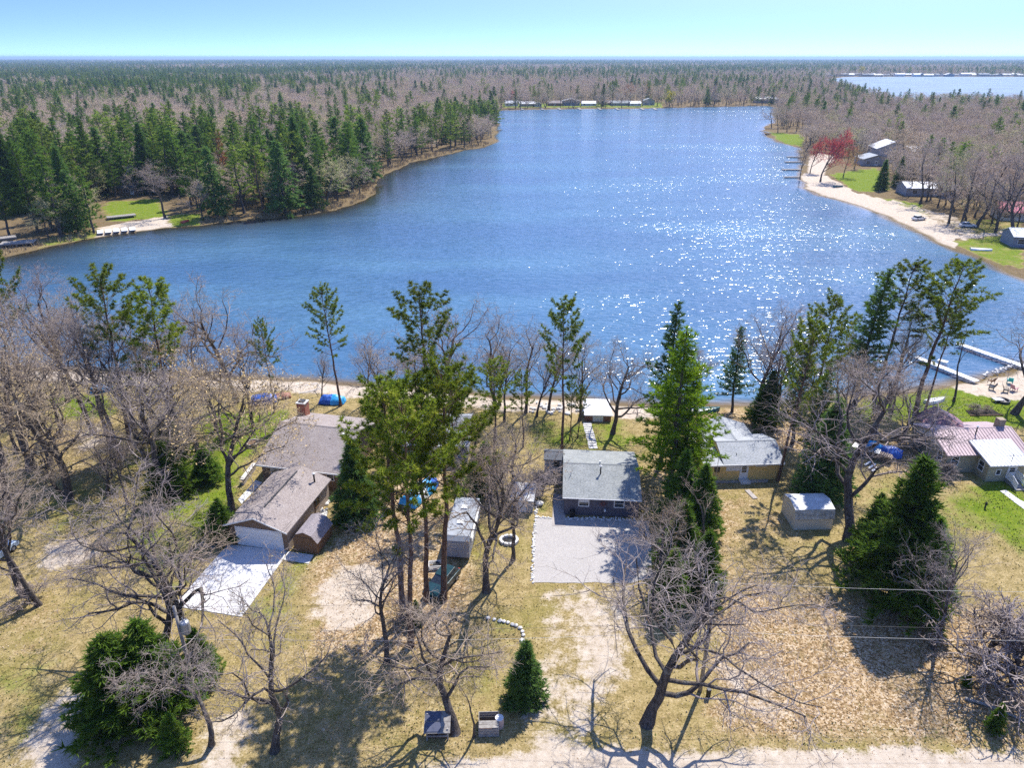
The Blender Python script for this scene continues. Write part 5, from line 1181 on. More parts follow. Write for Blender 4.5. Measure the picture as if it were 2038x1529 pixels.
line((gL.x, gL.y, hR * 0.555), (gR.x, gR.y, hR * 0.555 + 0.2), 0.5, 0.009, M['cable'], 'pale cable between the two utility poles')
line((gL.x, gL.y, hL * 0.78), (gR.x + 0.1, gR.y, hR * 0.655 + 0.2), 0.6, 0.009, M['wire'], 'dark wire above the pale cable between the utility poles')
line((gR.x, gR.y, hR * 0.555 + 0.2), (gR.x + 46, gR.y - 0.5, hR * 0.555), 0.6, 0.009, M['cable'], 'pale cable running right from the utility pole')
line((gR.x + 0.1, gR.y, hR * 0.655 + 0.2), (gR.x + 46, gR.y - 0.4, hR * 0.655), 0.6, 0.009, M['wire'], 'dark wire running right from the utility pole')
line((gR.x, gR.y, hR + 0.03), (gR.x + 46, gR.y - 0.4, hR), 0.7, 0.008, M['cable'], 'topmost line running right from the utility pole')
line((gL.x, gL.y, hL + 0.03), (gR.x, gR.y, hR + 0.03), 0.7, 0.008, M['wire'], 'topmost line between the two utility poles')
line((gL.x, gL.y, hL * 0.85), (-22.0, 58.4, 3.0), 0.4, 0.014, M['wire'], 'service wire from the transformer pole to the garage')
# ------------------------------------------------------------------ covered boats and tarps
def cover(name, px, py, L, W, Hh, yaw, mats, label, cat='boat', seed=0, parts=('cover',)):
    g = G(px, py); o = empty(name, (g.x, g.y, 0), R(yaw), label, cat); rg = np.random.default_rng(seed); nU, nV = 26, 16
    V = []
    for i in range(nU + 1):
        u = i / nU * 2 - 1
        for j in range(nV + 1):
            v = j / nV * 2 - 1; taper = (1 - 0.45 * max(0, u) ** 2.2); ridge = (1 - abs(v) ** 1.6)
            z = Hh * (0.42 + 0.58 * ridge) * (1 - 0.25 * u * u) + 0.05 * math.sin(7 * u + 3 * v) + 0.04 * rg.normal()
            if abs(v) > 0.93 or abs(u) > 0.97: z = 0.06 + 0.12 * rg.random()
            V.append((u * L / 2 + 0.03 * rg.normal(), v * W / 2 * taper + 0.02 * rg.normal(), max(0.03, z)))
    idx = np.arange(len(V)).reshape(nU + 1, nV + 1); F = np.stack([idx[:-1, :-1].ravel(), idx[1:, :-1].ravel(), idx[1:, 1:].ravel(), idx[:-1, 1:].ravel()], 1)
    V = np.array(V); cen = V[F].mean(1); n = len(mats)
    for k in range(n):
        lo, hi = -L / 2 + L * k / n, -L / 2 + L * (k + 1) / n
        selk = (cen[:, 0] >= lo - (9 if k == 0 else 0)) & (cen[:, 0] < hi + (9 if k == n - 1 else 0)); Fk = F[selk]; u_ = np.unique(Fk); re = np.full(len(V), -1); re[u_] = np.arange(len(u_))
        obj('cover', np_mesh(name + '_cover', V[u_], re[Fk], [M[mats[k]]], smooth=True), None, o)
    MB().prism([(-W * 0.3, 0.02), (W * 0.3, 0.02), (W * 0.36, Hh * 0.36), (-W * 0.36, Hh * 0.36)], 'x', -L * 0.42, L * 0.36).build('hull', M['white'], o)
    for yy_ in (-W * 0.40, W * 0.40):
        MB().tube([(-L * 0.3, yy_, 0.05), (-L * 0.3, yy_ * 0.75, Hh * 0.55), (L * 0.1, yy_ * 0.75, Hh * 0.55), (L * 0.1, yy_, 0.05)], 0.02, 4).build('tie_rope', M['white'], o)
    return o
cover('covered_boat', 838, 985, 5.6, 2.3, 1.5, 62, ['tarp_sky', 'tarp_white', 'tarp_sky', 'tarp_blue'], 'boat under light blue, white and dark blue tarps before the grey house', seed=1)
cover('covered_boat', 526, 800, 3.6, 2.4, 1.3, 10, ['tarp_blue'], 'boat under a dark blue cover on the beach behind the brown house', seed=2)
cover('covered_boat', 663, 801, 3.6, 2.2, 1.2, -8, ['tarp_blue', 'tarp_sky'], 'boat under a bright blue cover at the foot of the lone pine', seed=3)
cover('covered_boat', 203, 778, 3.0, 1.8, 1.0, 30, ['tarp_sky'], 'boat under a light blue cover on the left beach', seed=4)
cover('covered_boat', 560, 792, 2.8, 1.6, 0.8, 15, ['tarp_brown'], 'boat under a rusty brown cover beside the dark blue one', seed=5)
def rowboat(px, py, L, W, yaw, mat, label, upturned=False):
    g = G(px, py); o = empty('rowboat', (g.x, g.y, 0), R(yaw), label, 'boat'); n = 14; V, F = [], []
    for i in range(n + 1):
        u = i / n; w = W / 2 * (math.sin(math.pi * min(1, 0.16 + 0.84 * u) ** 0.8) ** 0.55 if u < 1 else 0.02); sheer = 0.42 + 0.16 * (2 * u - 1) ** 2
        for v, z in ((-1, sheer), (-0.75, 0.12), (-0.3, 0.03), (0.3, 0.03), (0.75, 0.12), (1, sheer)):
            V.append(((u - 0.5) * L, v * w, (0.55 - z) if upturned else z))
    for i in range(n):
        for j in range(5): a = i * 6 + j; F.append((a, a + 6, a + 7, a + 1))
    F += [(0, 1, 2, 3), (0, 3, 4, 5)]
    me = bpy.data.meshes.new('hull'); me.from_pydata(V, [], F); me.update(); h_ = obj('hull', me, mat, o); sm = h_.modifiers.new('s', 'SOLIDIFY'); sm.thickness = 0.04
    if upturned: MB().box(-L * 0.45, L * 0.4, -0.03, 0.03, 0.53, 0.58).build('keel', mat, o)
    else:
        for u in (-0.22, 0.02, 0.24): MB().box(u * L - 0.12, u * L + 0.12, -W * 0.4, W * 0.4, 0.30, 0.34).build('seat', M['grey_wood'], o)
        MB().tube([(-L / 2, -W * 0.3, 0.5), (0, -W / 2, 0.45), (L * 0.45, -W * 0.12, 0.55)], 0.03, 5).tube([(-L / 2, W * 0.3, 0.5), (0, W / 2, 0.45), (L * 0.45, W * 0.12, 0.55)], 0.03, 5).build('gunwale', M['steel'], o)
    return o
M['teal'] = plain('teal_paint', (0.04, 0.19, 0.22), (0.02, 0.10, 0.12), 3, 0.35, 0.5); M['red_paint'] = plain('red_paint', (0.55, 0.06, 0.03), (0.4, 0.04, 0.02), 3, 0.4, 0.5)
rowboat(1405, 819, 4.2, 1.5, 12, M['teal'], 'teal rowboat beached behind the yellow house', True)
rowboat(1390, 822, 2.4, 1.0, 5, M['white'], 'white dinghy beside the teal rowboat', True)
rowboat(1861, 800, 3.6, 1.3, 20, M['white'], 'white upturned rowboat on the lawn before the tall right pines', True)
rowboat(369, 442, 3.2, 1.4, 70, M['red_paint'], 'red rowboat on the grass at the left shore', True)
rowboat(1953, 498, 5.0, 2.0, -15, M['white'], 'white boat on the grass of the right shore', True)
rowboat(1668, 372, 4.0, 1.6, 10, M['teal'], 'blue green canoe on the lawn beside the orange tree', False)
# ------------------------------------------------------------------ docks
def dock(a, b, w, label, z=0.25, nsec=4, posts=True, mat='white'):
    A, B = G(*a), G(*b); d = B - A; L = d.length; o = empty('dock', (A.x, A.y, WATER_Z), math.atan2(d.y, d.x), label, 'dock')
    for k in range(nsec):
        x0, x1 = L * k / nsec + 0.02, L * (k + 1) / nsec - 0.02
        MB().box(x0, x1, -w / 2, w / 2, z + 0.3, z + 0.38).box(x0 + 0.01, x1 - 0.01, -w / 2 + 0.02, -w / 2 + 0.08, z + 0.12, z + 0.299).box(x0 + 0.01, x1 - 0.01, w / 2 - 0.08, w / 2 - 0.02, z + 0.12, z + 0.299).build('section', M[mat], o)
        if posts:
            for s_ in (-1, 1): MB().tube([(x1 - 0.1, s_ * (w / 2 + 0.04), -1.2), (x1 - 0.1, s_ * (w / 2 + 0.04), z + 0.6)], 0.035, 6).build('post', M['steel'], o)
    return o
dock((1944, 762), (1822, 713), 1.15, 'short white dock reaching left past the tall pines', nsec=6)
dock((2040, 733), (1905, 686), 1.25, 'long white dock at the right beach', nsec=8)
ls = dock((1886, 724), (1866, 719), 1.0, 'small float alongside the short white dock', nsec=1, posts=False)
dock((1592, 352), (1560, 352), 2.0, 'low dock nearest the red maples', nsec=3, z=0.1, mat='grey_wood')
dock((1594, 337), (1556, 337), 2.2, 'dock second from the red maples', nsec=3, z=0.1, mat='grey_wood')
dock((1596, 322), (1562, 322), 2.2, 'dock third from the red maples', nsec=3, z=0.1, mat='grey_wood')
dock((1597, 312), (1566, 312), 2.0, 'dock furthest up the right shore cove', nsec=3, z=0.1, mat='grey_wood')
dock((1532, 268), (1516, 264), 3.0, 'dark boat lift at the tip of the grassy right point', nsec=2, z=1.2, mat='dark_metal')
dock((984, 259), (999, 258), 2.0, 'small dock off the wooded left point', nsec=2, z=0.1, mat='grey_wood')
for k, px in enumerate((1035, 1075, 1110, 1150, 1190, 1225, 1275, 1300)): dock((px, 214.5), (px + 6, 218), 2.5, 'pale dock before the far shore cottages', nsec=1, posts=False, z=0.1, mat='grey_wood')
for k in range(8): bpy.data.objects['dock' + ('.%03d' % (k + 9) if k + 9 else '')]['group'] = 'docks of the far shore cottages'
for k in range(5):
    g = G(200 + k * 16, 464 - k * 1.5); o = empty('dock_section', (g.x, g.y, 0), R(-62), ['white dock section on the left beach, nearest the water end of the row', 'white dock section on the left beach, second of the row', 'white dock section on the left beach, middle of the row', 'white dock section on the left beach, fourth of the row', 'white dock section on the left beach, inland end of the row'][k], 'dock section', 'dock sections stored on the left beach')
    MB().box(-2.4, 2.4, -0.75, 0.75, 0.35, 0.5).build('deck', M['white'], o)
    for xx_ in (-2.2, 2.2): MB().box(xx_ - 0.06, xx_ + 0.06, -0.7, 0.7, 0, 0.349).build('leg', M['dark_metal'], o)
def platform(px, py, L, W, z, yaw, mat, label):
    g = G(px, py); o = empty('wooden_platform', (g.x, g.y, 0), R(yaw), label, 'platform'); n = int(L / 0.5)
    for k in range(n): MB().box(-L / 2 + k * L / n, -L / 2 + (k + 1) * L / n - 0.04, -W / 2, W / 2, z, z + 0.08).build('board', M[mat], o)
    for xx_ in (-L / 2 + 0.2, 0, L / 2 - 0.2):
        for yy_ in (-W / 2 + 0.15, W / 2 - 0.15): MB().box(xx_ - 0.07, xx_ + 0.07, yy_ - 0.07, yy_ + 0.07, -0.3, z - 0.002).build('post', M['grey_wood'], o)
    MB().box(-L / 2, L / 2, -W / 2 + 0.02, -W / 2 + 0.08, z - 0.22, z - 0.003).box(-L / 2, L / 2, W / 2 - 0.08, W / 2 - 0.02, z - 0.22, z - 0.003).build('beam', M['grey_wood'], o)
platform(242, 434, 8.0, 3.0, 0.7, 35, 'grey_wood', 'grey wooden platform on the lawn of the left shore')
platform(38, 488, 8.0, 4.0, 0.8, 20, 'grey_wood', 'weathered deck over the water at the far left edge')
platform(8, 482, 6.0, 3.0, 1.2, 40, 'grey_wood', 'tilted old deck at the left edge of the bay')
# ------------------------------------------------------------------ beach things
hf = empty('boat_hoist', (*G(615, 785)[:2], 0), 0.5, 'white tubular boat hoist frame on the beach behind the chimney', 'boat hoist')
for yy_ in (-1.1, 1.1): MB().tube([(-1.6, yy_, 0), (-1.6, yy_, 1.0), (1.6, yy_, 1.0), (1.6, yy_, 0)], 0.05, 6).build('side_frame', M['white'], hf)
MB().tube([(1.6, -1.1, 1.0), (1.6, 1.1, 1.0)], 0.05, 6).build('cross_bar', M['white'], hf); MB().lathe([(0.16, -0.04), (0.16, 0.04)], 0, 0, 12).build('winch_wheel', M['black'], hf).location = (0.6, -1.15, 0.8)
fp = empty('fire_pit', (*G(1995, 800)[:2], 0), 0, 'dark round fire pit with seats at the right beach', 'fire pit')
MB().lathe([(0.9, 0.0), (0.95, 0.35), (0.75, 0.37), (0.7, 0.08)], 0, 0, 18).build('ring', M['dark_metal'], fp); MB().lathe([(0.65, 0.05), (0.4, 0.16), (0.05, 0.2)], 0, 0, 12).build('ash', M['old_concrete'], fp)
def garden_chair(px, py, yaw, mat, label):
    g = G(px, py); o = empty('garden_chair', (g.x, g.y, 0), R(yaw), label, 'chair')
    MB().box(-0.32, 0.32, -0.3, 0.3, 0.36, 0.42).build('seat', mat, o); MB().prism([(0.24, 0.42), (0.31, 0.42), (0.62, 1.1), (0.56, 1.12)], 'x', -0.32, 0.32).build('backrest', mat, o)
    for s_ in (-1, 1):
        MB().box(s_ * 0.36 - 0.05, s_ * 0.36 + 0.05, -0.36, 0.36, 0.60, 0.64).build('armrest', mat, o)
        for yy_ in (-0.28, 0.28): MB().box(s_ * 0.35 - 0.03, s_ * 0.35 + 0.03, yy_ - 0.03, yy_ + 0.03, 0, 0.598).build('leg', mat, o)
M['aqua'] = plain('aqua_plastic', (0.05, 0.48, 0.45), (0.04, 0.4, 0.38), 2, 0.4); M['pinkish'] = plain('pink_plastic', (0.6, 0.33, 0.36), (0.5, 0.25, 0.28), 2, 0.5)
garden_chair(2009, 763, 150, M['aqua'], 'aqua garden chair by the fire pit'); garden_chair(2017, 778, 110, M['pinkish'], 'pale pink garden chair by the fire pit'); garden_chair(1972, 776, -120, M['black'], 'black garden chair nearest the fire pit'); garden_chair(1972, 763, -160, M['brown_wood'], 'brown garden chair at the water side of the fire pit'); garden_chair(2001, 781, 60, M['black'], 'black garden chair at the right of the fire pit')
tb = empty('low_table', (*G(1985, 800)[:2], 0), 0.1, 'low grey table on the lawn beside the fire pit', 'table'); MB().box(-0.7, 0.7, -0.45, 0.45, 0.4, 0.47).build('table_top', M['concrete'], tb)
for xx_ in (-0.6, 0.6):
    for yy_ in (-0.36, 0.36): MB().box(xx_ - 0.04, xx_ + 0.04, yy_ - 0.04, yy_ + 0.04, 0, 0.399).build('leg', M['grey_wood'], tb)
fb = empty('flower_bed', (*G(1955, 822)[:2], 0), 0.05, 'dark planted bed with a timber edge behind the beige house', 'flower bed')
MB().slab([(-2.2, -0.8), (2.2, -0.9), (2.0, 0.9), (-1.9, 0.8)], 0, 0.08).build('soil', plain('soil', (0.06, 0.045, 0.03), (0.03, 0.025, 0.02), 4, 0.95), fb); MB().tube([(-2.3, -0.85, 0.08), (2.3, -0.95, 0.08)], 0.09, 6).build('timber_edge', M['brown_wood'], fb)
P('brush', 1942, 822, 803, 'brown shrub in the dark planted bed', 1.5, 0, cat='shrub'); P('brush', 1962, 820, 805, 'dark shrub at the right end of the planted bed', 1.3, 0, cat='shrub')
pn = empty('planter_ring', (*G(504, 886)[:2], 0), 0, 'round brown planter at the left wall of the brown house', 'planter'); MB().lathe([(0.75, 0), (0.85, 0.45), (0.7, 0.46), (0.65, 0.3)], 0, 0, 16).build('rim', M['old_concrete'], pn); MB().lathe([(0.64, 0.3), (0.1, 0.36)], 0, 0, 12).build('soil', M['brown_wood'], pn)
rw = empty('retaining_wall', (*G(481, 966)[:2], 0), 0, 'low tan retaining wall beside the brown house', 'wall'); q = G(505, 934) - G(481, 966)
MB().slab([(0, 0), (0.28, -0.05), (q.x + 0.28, q.y), (q.x, q.y)], 0, 0.75).build('wall', M['old_concrete'], rw); MB().slab([(-0.1, -0.05), (0.38, -0.1), (q.x + 0.36, q.y + 0.05), (q.x - 0.08, q.y + 0.05)], 0.751, 0.83).build('coping', M['concrete'], rw)
# ------------------------------------------------------------------ things in the yards
fw = empty('firewood_stack', (*G(1722, 908)[:2], 0), R(-38), 'long firewood stack half covered beside the bare oak', 'firewood'); V, F, off = [], [], 0
lg = MB()
for r_ in range(5):
    for k in range(26):
        z_ = 0.14 + r_ * 0.2; x_ = -3.0 + k * 0.23 + (r_ % 2) * 0.11; lg.tube([(x_, -0.45 + rnd.uniform(-0.08, 0.08), z_), (x_, 0.45 + rnd.uniform(-0.08, 0.08), z_)], rnd.uniform(0.08, 0.115), 6)
tag(lg.build('logs', plain('split_wood', (0.40, 0.33, 0.27), (0.20, 0.15, 0.12), 4, 0.9), fw), kind='stuff')
for k, (x0, x1) in enumerate(((-3.0, -1.9), (-1.6, -0.4), (-0.1, 0.7), (0.9, 1.5))):
    MB().prism([(-0.6, 1.05), (0.6, 1.12), (0.6, 1.17), (-0.6, 1.1)], 'x', x0, x1).build('roof_sheet', M['steel'] if k % 2 else M['grey_wood'], fw)
cover('tarped_pile', 1735, 897, 2.2, 1.6, 1.45, -38, ['tarp_sky'], 'light blue tarp heap on the firewood stack', 'tarp', 7); cover('tarped_pile', 1772, 906, 2.6, 2.0, 1.2, -30, ['tarp_blue'], 'deep blue tarp heap right of the firewood stack', 'tarp', 8)
for k, (px, py) in enumerate(((1727, 925), (1735, 931), (1741, 937))):
    g = G(px, py); o = empty('timber_beam', (g.x, g.y, 0), R(38), ['upper grey timber lying before the firewood stack', 'middle grey timber lying before the firewood stack', 'lowest grey timber lying before the firewood stack'][k], 'timber'); MB().box(-0.8, 0.8, -0.13, 0.13, 0.0, 0.24).build('beam', M['grey_wood'], o); MB().box(-0.8, 0.8, -0.12, 0.12, 0.241, 0.26).build('top_face', M['white'], o)
# shelter on posts
sh = empty('wooden_shelter', (*G(872, 1462)[:2], 0), 0.02, 'small roofed shelter on posts with dark panels near the bottom', 'shelter')
for xx_ in (-0.75, 0.75):
    for yy_ in (-0.5, 0.5): MB().box(xx_ - 0.05, xx_ + 0.05, yy_ - 0.05, yy_ + 0.05, 0, 1.35 + yy_ * 0.35).build('post', M['grey_wood'], sh)
for k in range(4):
    y0 = -0.75 + k * 0.375; MB().prism([(y0, 1.17 + (y0) * 0.35 + 0.05), (y0 + 0.36, 1.17 + (y0 + 0.36) * 0.35 + 0.05), (y0 + 0.36, 1.22 + (y0 + 0.36) * 0.35 + 0.05), (y0, 1.22 + y0 * 0.35 + 0.05)], 'x', -0.95, 0.95).build('roof_board', M['grey_wood'], sh)
for k in range(2):
    y0 = -0.68 + k * 0.72; MB().prism([(y0, 1.30 + y0 * 0.35), (y0 + 0.62, 1.30 + (y0 + 0.62) * 0.35), (y0 + 0.62, 1.33 + (y0 + 0.62) * 0.35), (y0, 1.33 + y0 * 0.35)], 'x', -0.88, 0.25).build('dark_panel', plain('dark_panel_%d' % k, (0.11, 0.12, 0.17), (0.07, 0.08, 0.12), 3, 0.4), sh)
for yy_ in (-0.5,): MB().box(-0.7, 0.7, -0.53, -0.47, 0.35, 0.45).build('rail', M['grey_wood'], sh)
MB().box(-0.7, 0.7, -0.4, 0.45, 0.05, 0.5).build('stored_wood', M['brown_wood'], sh)
bx = empty('wood_box', (*G(973, 1452)[:2], 0), 0.03, 'open grey plank box beside the pale barrel near the bottom', 'box')
for a, b in (((-0.75, -0.7), (-0.7, 0.85)), ((0.7, 0.75), (-0.7, 0.85))):
    for k in range(3): MB().box(a[0], a[1], b[0], b[1], 0.06 + k * 0.27, 0.29 + k * 0.27).build('plank', M['grey_wood'], bx)
for k in range(3):
    MB().box(-0.7, 0.7, 0.8, 0.85, 0.06 + k * 0.27, 0.29 + k * 0.27).build('plank', M['grey_wood'], bx); MB().box(-0.7, 0.7, -0.70, -0.65, 0.06 + k * 0.27, 0.29 + k * 0.27).build('plank', M['grey_wood'], bx)
for k in range(2): MB().box(-0.72, 0.72, -0.66 + k * 0.33, -0.36 + k * 0.33, 0.871, 0.92).build('lid_board', M['grey_wood'], bx)
MB().box(-0.65, 0.65, -0.6, 0.75, 0.02, 0.3).build('kindling', M['brown_wood'], bx)
br = empty('barrel', (*G(994, 1447)[:2], 0), 0, 'pale barrel with a white lid beside the wood box', 'barrel'); MB().lathe([(0.30, 0), (0.34, 0.3), (0.34, 0.6), (0.30, 0.9)], 0, 0, 18).build('body', plain('barrel_tan', (0.62, 0.47, 0.38), (0.5, 0.36, 0.3), 3, 0.6), br); MB().lathe([(0.31, 0.901), (0.31, 0.94), (0.2, 0.95)], 0, 0, 18).build('lid', M['white'], br)
bn = empty('waste_bin', (*G(1139, 1030)[:2], 0), 0, 'black round waste bin at the front corner of the slate house', 'bin'); MB().lathe([(0.25, 0), (0.31, 0.75)], 0, 0, 14).build('body', M['black'], bn); MB().lathe([(0.33, 0.751), (0.3, 0.85), (0.05, 0.92)], 0, 0, 14).build('lid', M['black'], bn)
pd = empty('utility_pedestal', (*G(1409, 1388)[:2], 0), 0.2, 'short black utility pedestal beside the wooden pole', 'pedestal'); MB().box(-0.14, 0.14, -0.12, 0.12, 0, 0.75).build('body', M['black'], pd, bevel=0.02); MB().box(-0.16, 0.16, -0.14, 0.14, 0.751, 0.84).build('cap', M['dark_metal'], pd, bevel=0.02)
po = empty('lawn_post', (*G(1960, 1012)[:2], 0), 0, 'short dark post on the lawn before the beige house', 'post'); MB().tube([(0, 0, 0), (0, 0, 0.55)], 0.09, 8).build('post', M['dark_metal'], po); MB().lathe([(0.13, 0.551), (0.13, 0.7), (0.04, 0.78)], 0, 0, 10).build('head', M['black'], po)
ft = empty('fire_ring', (*G(1013, 1078)[:2], 0), 0, 'white ring of blocks round a dark hearth left of the gravel pad', 'fire ring')
for k in range(10):
    a = 2 * math.pi * k / 10; MB().box(-0.22, 0.22, -0.14, 0.14, 0, 0.32).build('block', M['concrete'], ft, (0.85 * math.cos(a), 0.7 * math.sin(a), 0), (0, 0, a + math.pi / 2), 0.02)
MB().lathe([(0.65, 0.02), (0.1, 0.07)], 0, 0, 12).build('ash', M['black'], ft)
ds = empty('garden_shed_roof', (0, 0, 0)); bpy.data.objects.remove(ds)
gs = house('garden_shed', G(1040, 1018), -8, 'low grey metal roofed shed behind twigs left of the slate house', 'shed'); gs.location.x -= 1.2
MB().box(0, 2.3, 0, 2.6, 0, 1.6).build('wall', SD_['grey'], gs); mb = MB(); roof_plane(mb, (-0.15, -0.2, 1.62), (2.45, -0.2, 1.62), (2.45, 2.8, 2.0), (-0.15, 2.8, 2.0), 0.05); mb.build('roof', M['old_sheet'], gs); MB().box(0.6, 1.6, -0.04, -0.002, 0.02, 1.5).build('door', SD_['white'], gs)
dk = empty('deck_railing', (*G(905, 962)[:2], 0), 0.04, 'weathered picket railing in front of the grey house', 'railing')
for k in range(12): MB().box(k * 0.2, k * 0.2 + 0.1, -0.02, 0.02, 0.1, 0.95).build('picket', M['grey_wood'], dk)
MB().box(-0.05, 2.4, 0.021, 0.06, 0.75, 0.83).box(-0.05, 2.4, 0.021, 0.06, 0.2, 0.28).build('rail', M['brown_wood'], dk)
fl = empty('fallen_log', (*G(1968, 1410)[:2], 0), R(-30), 'pale fallen log on the leaves near the bottom right', 'log'); MB().tube([(-1.6, 0, 0.12), (0, 0.1, 0.14), (1.9, -0.1, 0.1), (2.8, -0.3, 0.08)], [0.13, 0.12, 0.09, 0.05], 8).build('trunk', M['grey_wood'], fl); MB().tube([(-0.6, 0.05, 0.15), (-0.5, 0.5, 0.6)], [0.05, 0.02], 5).build('branch', M['grey_wood'], fl)
ct = empty('tyre_crate', (*G(868, 1130)[:2], 0), 0.1, 'white slatted crate with a black tyre beside the teal car', 'crate')
for k in range(3): MB().box(-0.7, 0.7, -0.45, -0.40, 0.05 + k * 0.17, 0.17 + k * 0.17).build('slat', M['white'], ct); MB().box(-0.7, 0.7, 0.4, 0.45, 0.05 + k * 0.17, 0.17 + k * 0.17).build('slat', M['white'], ct)
MB().box(-0.7, -0.65, -0.399, 0.399, 0.05, 0.5).box(0.65, 0.7, -0.399, 0.399, 0.05, 0.5).build('end_board', M['white'], ct); MB().lathe([(0.18, 0.3), (0.32, 0.28), (0.35, 0.38), (0.32, 0.48), (0.18, 0.46)], 0.05, 0, 18).build('tyre', M['black'], ct)
# parked cars
def car(px, py, yaw, paint, label, L=4.3, W=1.75):
    g = G(px, py); o = empty('parked_car', (g.x, g.y, 0), R(yaw), label, 'car')
    prof = [(-L / 2, 0.35), (-L / 2 + 0.02, 0.75), (-L / 2 + 0.15, 0.88), (-0.62 * L / 2, 0.93), (L * 0.22, 0.95), (L * 0.42, 0.84), (L / 2 - 0.03, 0.68), (L / 2, 0.4), (L / 2 - 0.1, 0.28), (-L / 2 + 0.1, 0.28)]
    b = MB(); b.v = [(x, -W / 2, z) for x, z in prof] + [(x, W / 2, z) for x, z in prof]; n = len(prof); b.f = [tuple(range(n)), tuple(range(2 * n - 1, n - 1, -1))] + [(i, n + i, n + (i + 1) % n, (i + 1) % n) for i in range(n)]
    body = b.build('body', paint, o, bevel=0.07)
    c = MB(); lo = [(-L * 0.44, 0.92), (L * 0.2, 0.95)]; hi = [(-L * 0.34, 1.42), (L * 0.04, 1.44)]; w2 = W / 2 - 0.1; w3 = W / 2 - 0.28
    c.v = [(lo[0][0], -w2, 0.9), (lo[1][0], -w2, 0.93), (lo[1][0], w2, 0.93), (lo[0][0], w2, 0.9), (hi[0][0], -w3, 1.4), (hi[1][0], -w3, 1.42), (hi[1][0], w3, 1.42), (hi[0][0], w3, 1.4)]
    c.f = [(0, 1, 5, 4), (1, 2, 6, 5), (2, 3, 7, 6), (3, 0, 4, 7), (4, 5, 6, 7)]; c.build('glasshouse', M['glass'], o, bevel=0.03)
    MB().box(hi[0][0] - 0.02, hi[1][0] + 0.03, -w3 - 0.03, w3 + 0.03, 1.41, 1.47).build('roof', paint, o, bevel=0.03)
    for sx in (-L * 0.3, L * 0.31):
        for s_ in (-1, 1):
            wl2 = MB().tube([(sx, s_ * (W / 2 - 0.12), 0.31), (sx, s_ * (W / 2 + 0.02), 0.31)], 0.31, 16).build('wheel', M['black'], o); MB().tube([(sx, s_ * (W / 2 - 0.1), 0.31), (sx, s_ * (W / 2 + 0.03), 0.31)], 0.18, 10).build('rim', M['steel'], wl2)
    for s_ in (-1, 1):
        MB().box(L * 0.13, L * 0.19, s_ * (W / 2 + 0.02) - 0.1, s_ * (W / 2 + 0.02) + 0.1, 0.98, 1.12).build('mirror', M['black'], o); MB().box(L / 2 - 0.05, L / 2 - 0.0, s_ * W * 0.34 - 0.16, s_ * W * 0.34 + 0.16, 0.58, 0.7).build('headlight', M['glass'], o); MB().box(-L / 2 - 0.01, -L / 2 + 0.04, s_ * W * 0.38 - 0.1, s_ * W * 0.38 + 0.1, 0.6, 0.8).build('tail_light', M['red_paint'], o)
    MB().box(L / 2 - 0.02, L / 2 + 0.03, -0.25, 0.25, 0.36, 0.46).build('number_plate', M['white'], o)
    return o
car(880, 1168, 245, plain('teal_car_paint', (0.008, 0.045, 0.055), (0.006, 0.035, 0.045), 1, 0.25, 0.6), 'dark teal car parked under the central pines')
car(-8, 1112, 80, plain('pale_blue_paint', (0.42, 0.52, 0.62), (0.4, 0.5, 0.6), 1, 0.3, 0.6), 'pale blue car cut by the left edge')
car(1828, 438, 20, M['white'], 'white car by the long low house on the right shore'); car(1925, 452, -10, M['white'], 'white car under the bare tree row on the right shore')
# ------------------------------------------------------------------ fallen leaves, grass tufts, twigs on the ground
N = 200000; Q = np.column_stack([rng.uniform(-70, 70, N), 31 + 62 * rng.random(N) ** 1.3]); lf = sample_mask(m_leaf, Q); sn = sample_mask(m_sand, Q); sd_q = sample_mask(SD, Q)
keep = (rng.random(N) < 0.06 + 0.62 * lf) & (sn < 0.8) & (sd_q > 2.5)
RECT = [(np.array([G(*p)[:2] for p in q_])) for q_ in ([(345, 1207), (481, 1229), (563, 1115), (571, 1098), (453, 1084)], [(1060, 1161), (1263, 1161), (1292, 1038), (1066, 1033)])]
for a in RECT: keep &= ~(inside(Q, a) & (rng.random(N) > 0.03))
Q = Q[keep]; n = len(Q); u = rng.normal(0, 1, (n, 3)); u[:, 2] *= 0.35; u = unit(u); w = unit(np.cross(u, np.column_stack([rng.normal(0, 0.4, (n, 2)), np.ones(n)]))); s_ = rng.uniform(0.035, 0.075, (n, 1)); c = np.column_stack([Q, rng.uniform(0.01, 0.06, n)])
V = np.stack([c - u * s_, c + w * s_ * 0.55, c + u * s_, c - w * s_ * 0.55], 1).reshape(-1, 3); me = np_mesh('fallen_leaves', V, np.arange(4 * n).reshape(n, 4))
at = me.attributes.new('tone', 'FLOAT', 'POINT'); at.data.foreach_set('value', np.repeat(rng.random(n), 4).astype(np.float32))
t = NT('dry_leaf'); col = t.ramp(t.attr('tone'), [(0.0, (0.16, 0.09, 0.045)), (0.35, (0.34, 0.21, 0.11)), (0.7, (0.47, 0.33, 0.20)), (1.0, (0.60, 0.50, 0.38))]); t.principled(col, 0.8, 0.2); me.materials.append(t.m)
tag(obj('fallen_leaves', me), 'brown dry leaves scattered over the yards', 'leaves', kind='stuff')
N = 260000; Q = np.column_stack([rng.uniform(-70, 70, N), 31 + 62 * rng.random(N) ** 1.3]); gm = sample_mask(m_green, Q); sn = sample_mask(m_sand, Q); sd_q = sample_mask(SD, Q); pat = wave(Q[:, 0], Q[:, 1], 2.3)
keep = (rng.random(N) < (0.15 + 0.5 * gm) * (0.3 + pat)) & (sn < 0.45) & (sd_q > 4)
for a in RECT: keep &= ~inside(Q, a)
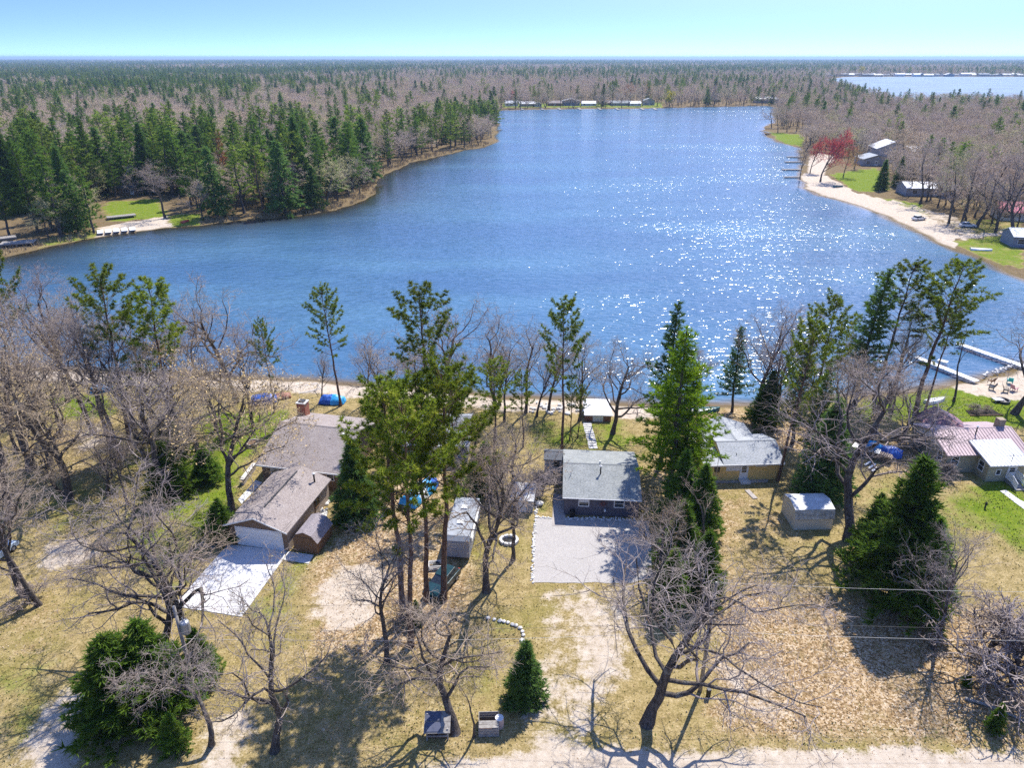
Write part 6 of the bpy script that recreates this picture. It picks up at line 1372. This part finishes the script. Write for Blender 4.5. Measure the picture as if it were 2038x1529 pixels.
Q = Q[keep]; n = len(Q); c = np.column_stack([Q, np.zeros(n)]); a_ = rng.uniform(0, 6.28, n); sdv = np.column_stack([np.cos(a_), np.sin(a_), np.zeros(n)]) * rng.uniform(0.03, 0.08, (n, 1)); tip = c + np.column_stack([rng.normal(0, 0.06, (n, 2)), rng.uniform(0.07, 0.17, n)])
me = np_mesh('grass', np.stack([c - sdv, c + sdv, tip], 1).reshape(-1, 3), np.arange(3 * n).reshape(n, 3)); at = me.attributes.new('tone', 'FLOAT', 'POINT'); at.data.foreach_set('value', np.repeat(np.clip(0.6 * rng.random(n) + 0.55 * gm[keep], 0, 1), 3).astype(np.float32))
t = NT('grass_blades'); col = t.ramp(t.attr('tone'), [(0.0, (0.42, 0.36, 0.19)), (0.35, (0.33, 0.30, 0.11)), (0.6, (0.18, 0.22, 0.03)), (1.0, (0.13, 0.22, 0.015))]); t.principled(col, 0.8, 0.2); me.materials.append(t.m)
tag(obj('grass', me), 'short dry and green grass tufts over the yards', 'grass', kind='stuff')
# reeds and brush along the left shore
N = 26000; Q = np.column_stack([rng.uniform(-260, 20, N), rng.uniform(150, 430, N)]); dq = shore_dist(Q); keep = (dq > 0.2) & (dq < 7); Q = Q[keep]
ex = inside(Q, CLEAR[0]); Q = Q[~ex]; n = len(Q); m_ = 7; C3 = np.repeat(np.column_stack([Q, np.zeros(n)]), m_, 0) + rng.normal(0, 0.35, (n * m_, 3)) * [1, 1, 0]
tip = C3 + np.column_stack([rng.normal(0, 0.25, (n * m_, 2)), rng.uniform(0.3, 1.5, n * m_)]); a_ = rng.uniform(0, 6.28, n * m_); sdv = np.column_stack([np.cos(a_), np.sin(a_), np.zeros(n * m_)]) * 0.09
me = np_mesh('shore_brush', np.stack([C3 - sdv, C3 + sdv, tip], 1).reshape(-1, 3), np.arange(3 * n * m_).reshape(-1, 3), [plain('dry_reeds', (0.46, 0.36, 0.21), (0.24, 0.17, 0.10), 0.3, 0.9)])
tag(obj('shore_brush', me), 'dry brown reeds and low brush along the left shore', 'brush', kind='stuff')
# ------------------------------------------------------------------ hazy air
hz = MB().box(-45000, 45000, -2600, 45000, -5.0, 60.0).build('haze', None)
t = NT('hazy_air'); pv = t.new('ShaderNodeVolumePrincipled'); pv.inputs['Color'].default_value = (0.50, 0.72, 1.0, 1); pv.inputs['Density'].default_value = 0.00009; pv.inputs['Anisotropy'].default_value = 0.2
t.link(pv.outputs[0], t.out.inputs['Volume']); hz.data.materials.clear(); hz.data.materials.append(t.m)
tag(hz, 'thin blue haze over the lakes and woods', 'haze', kind='stuff')
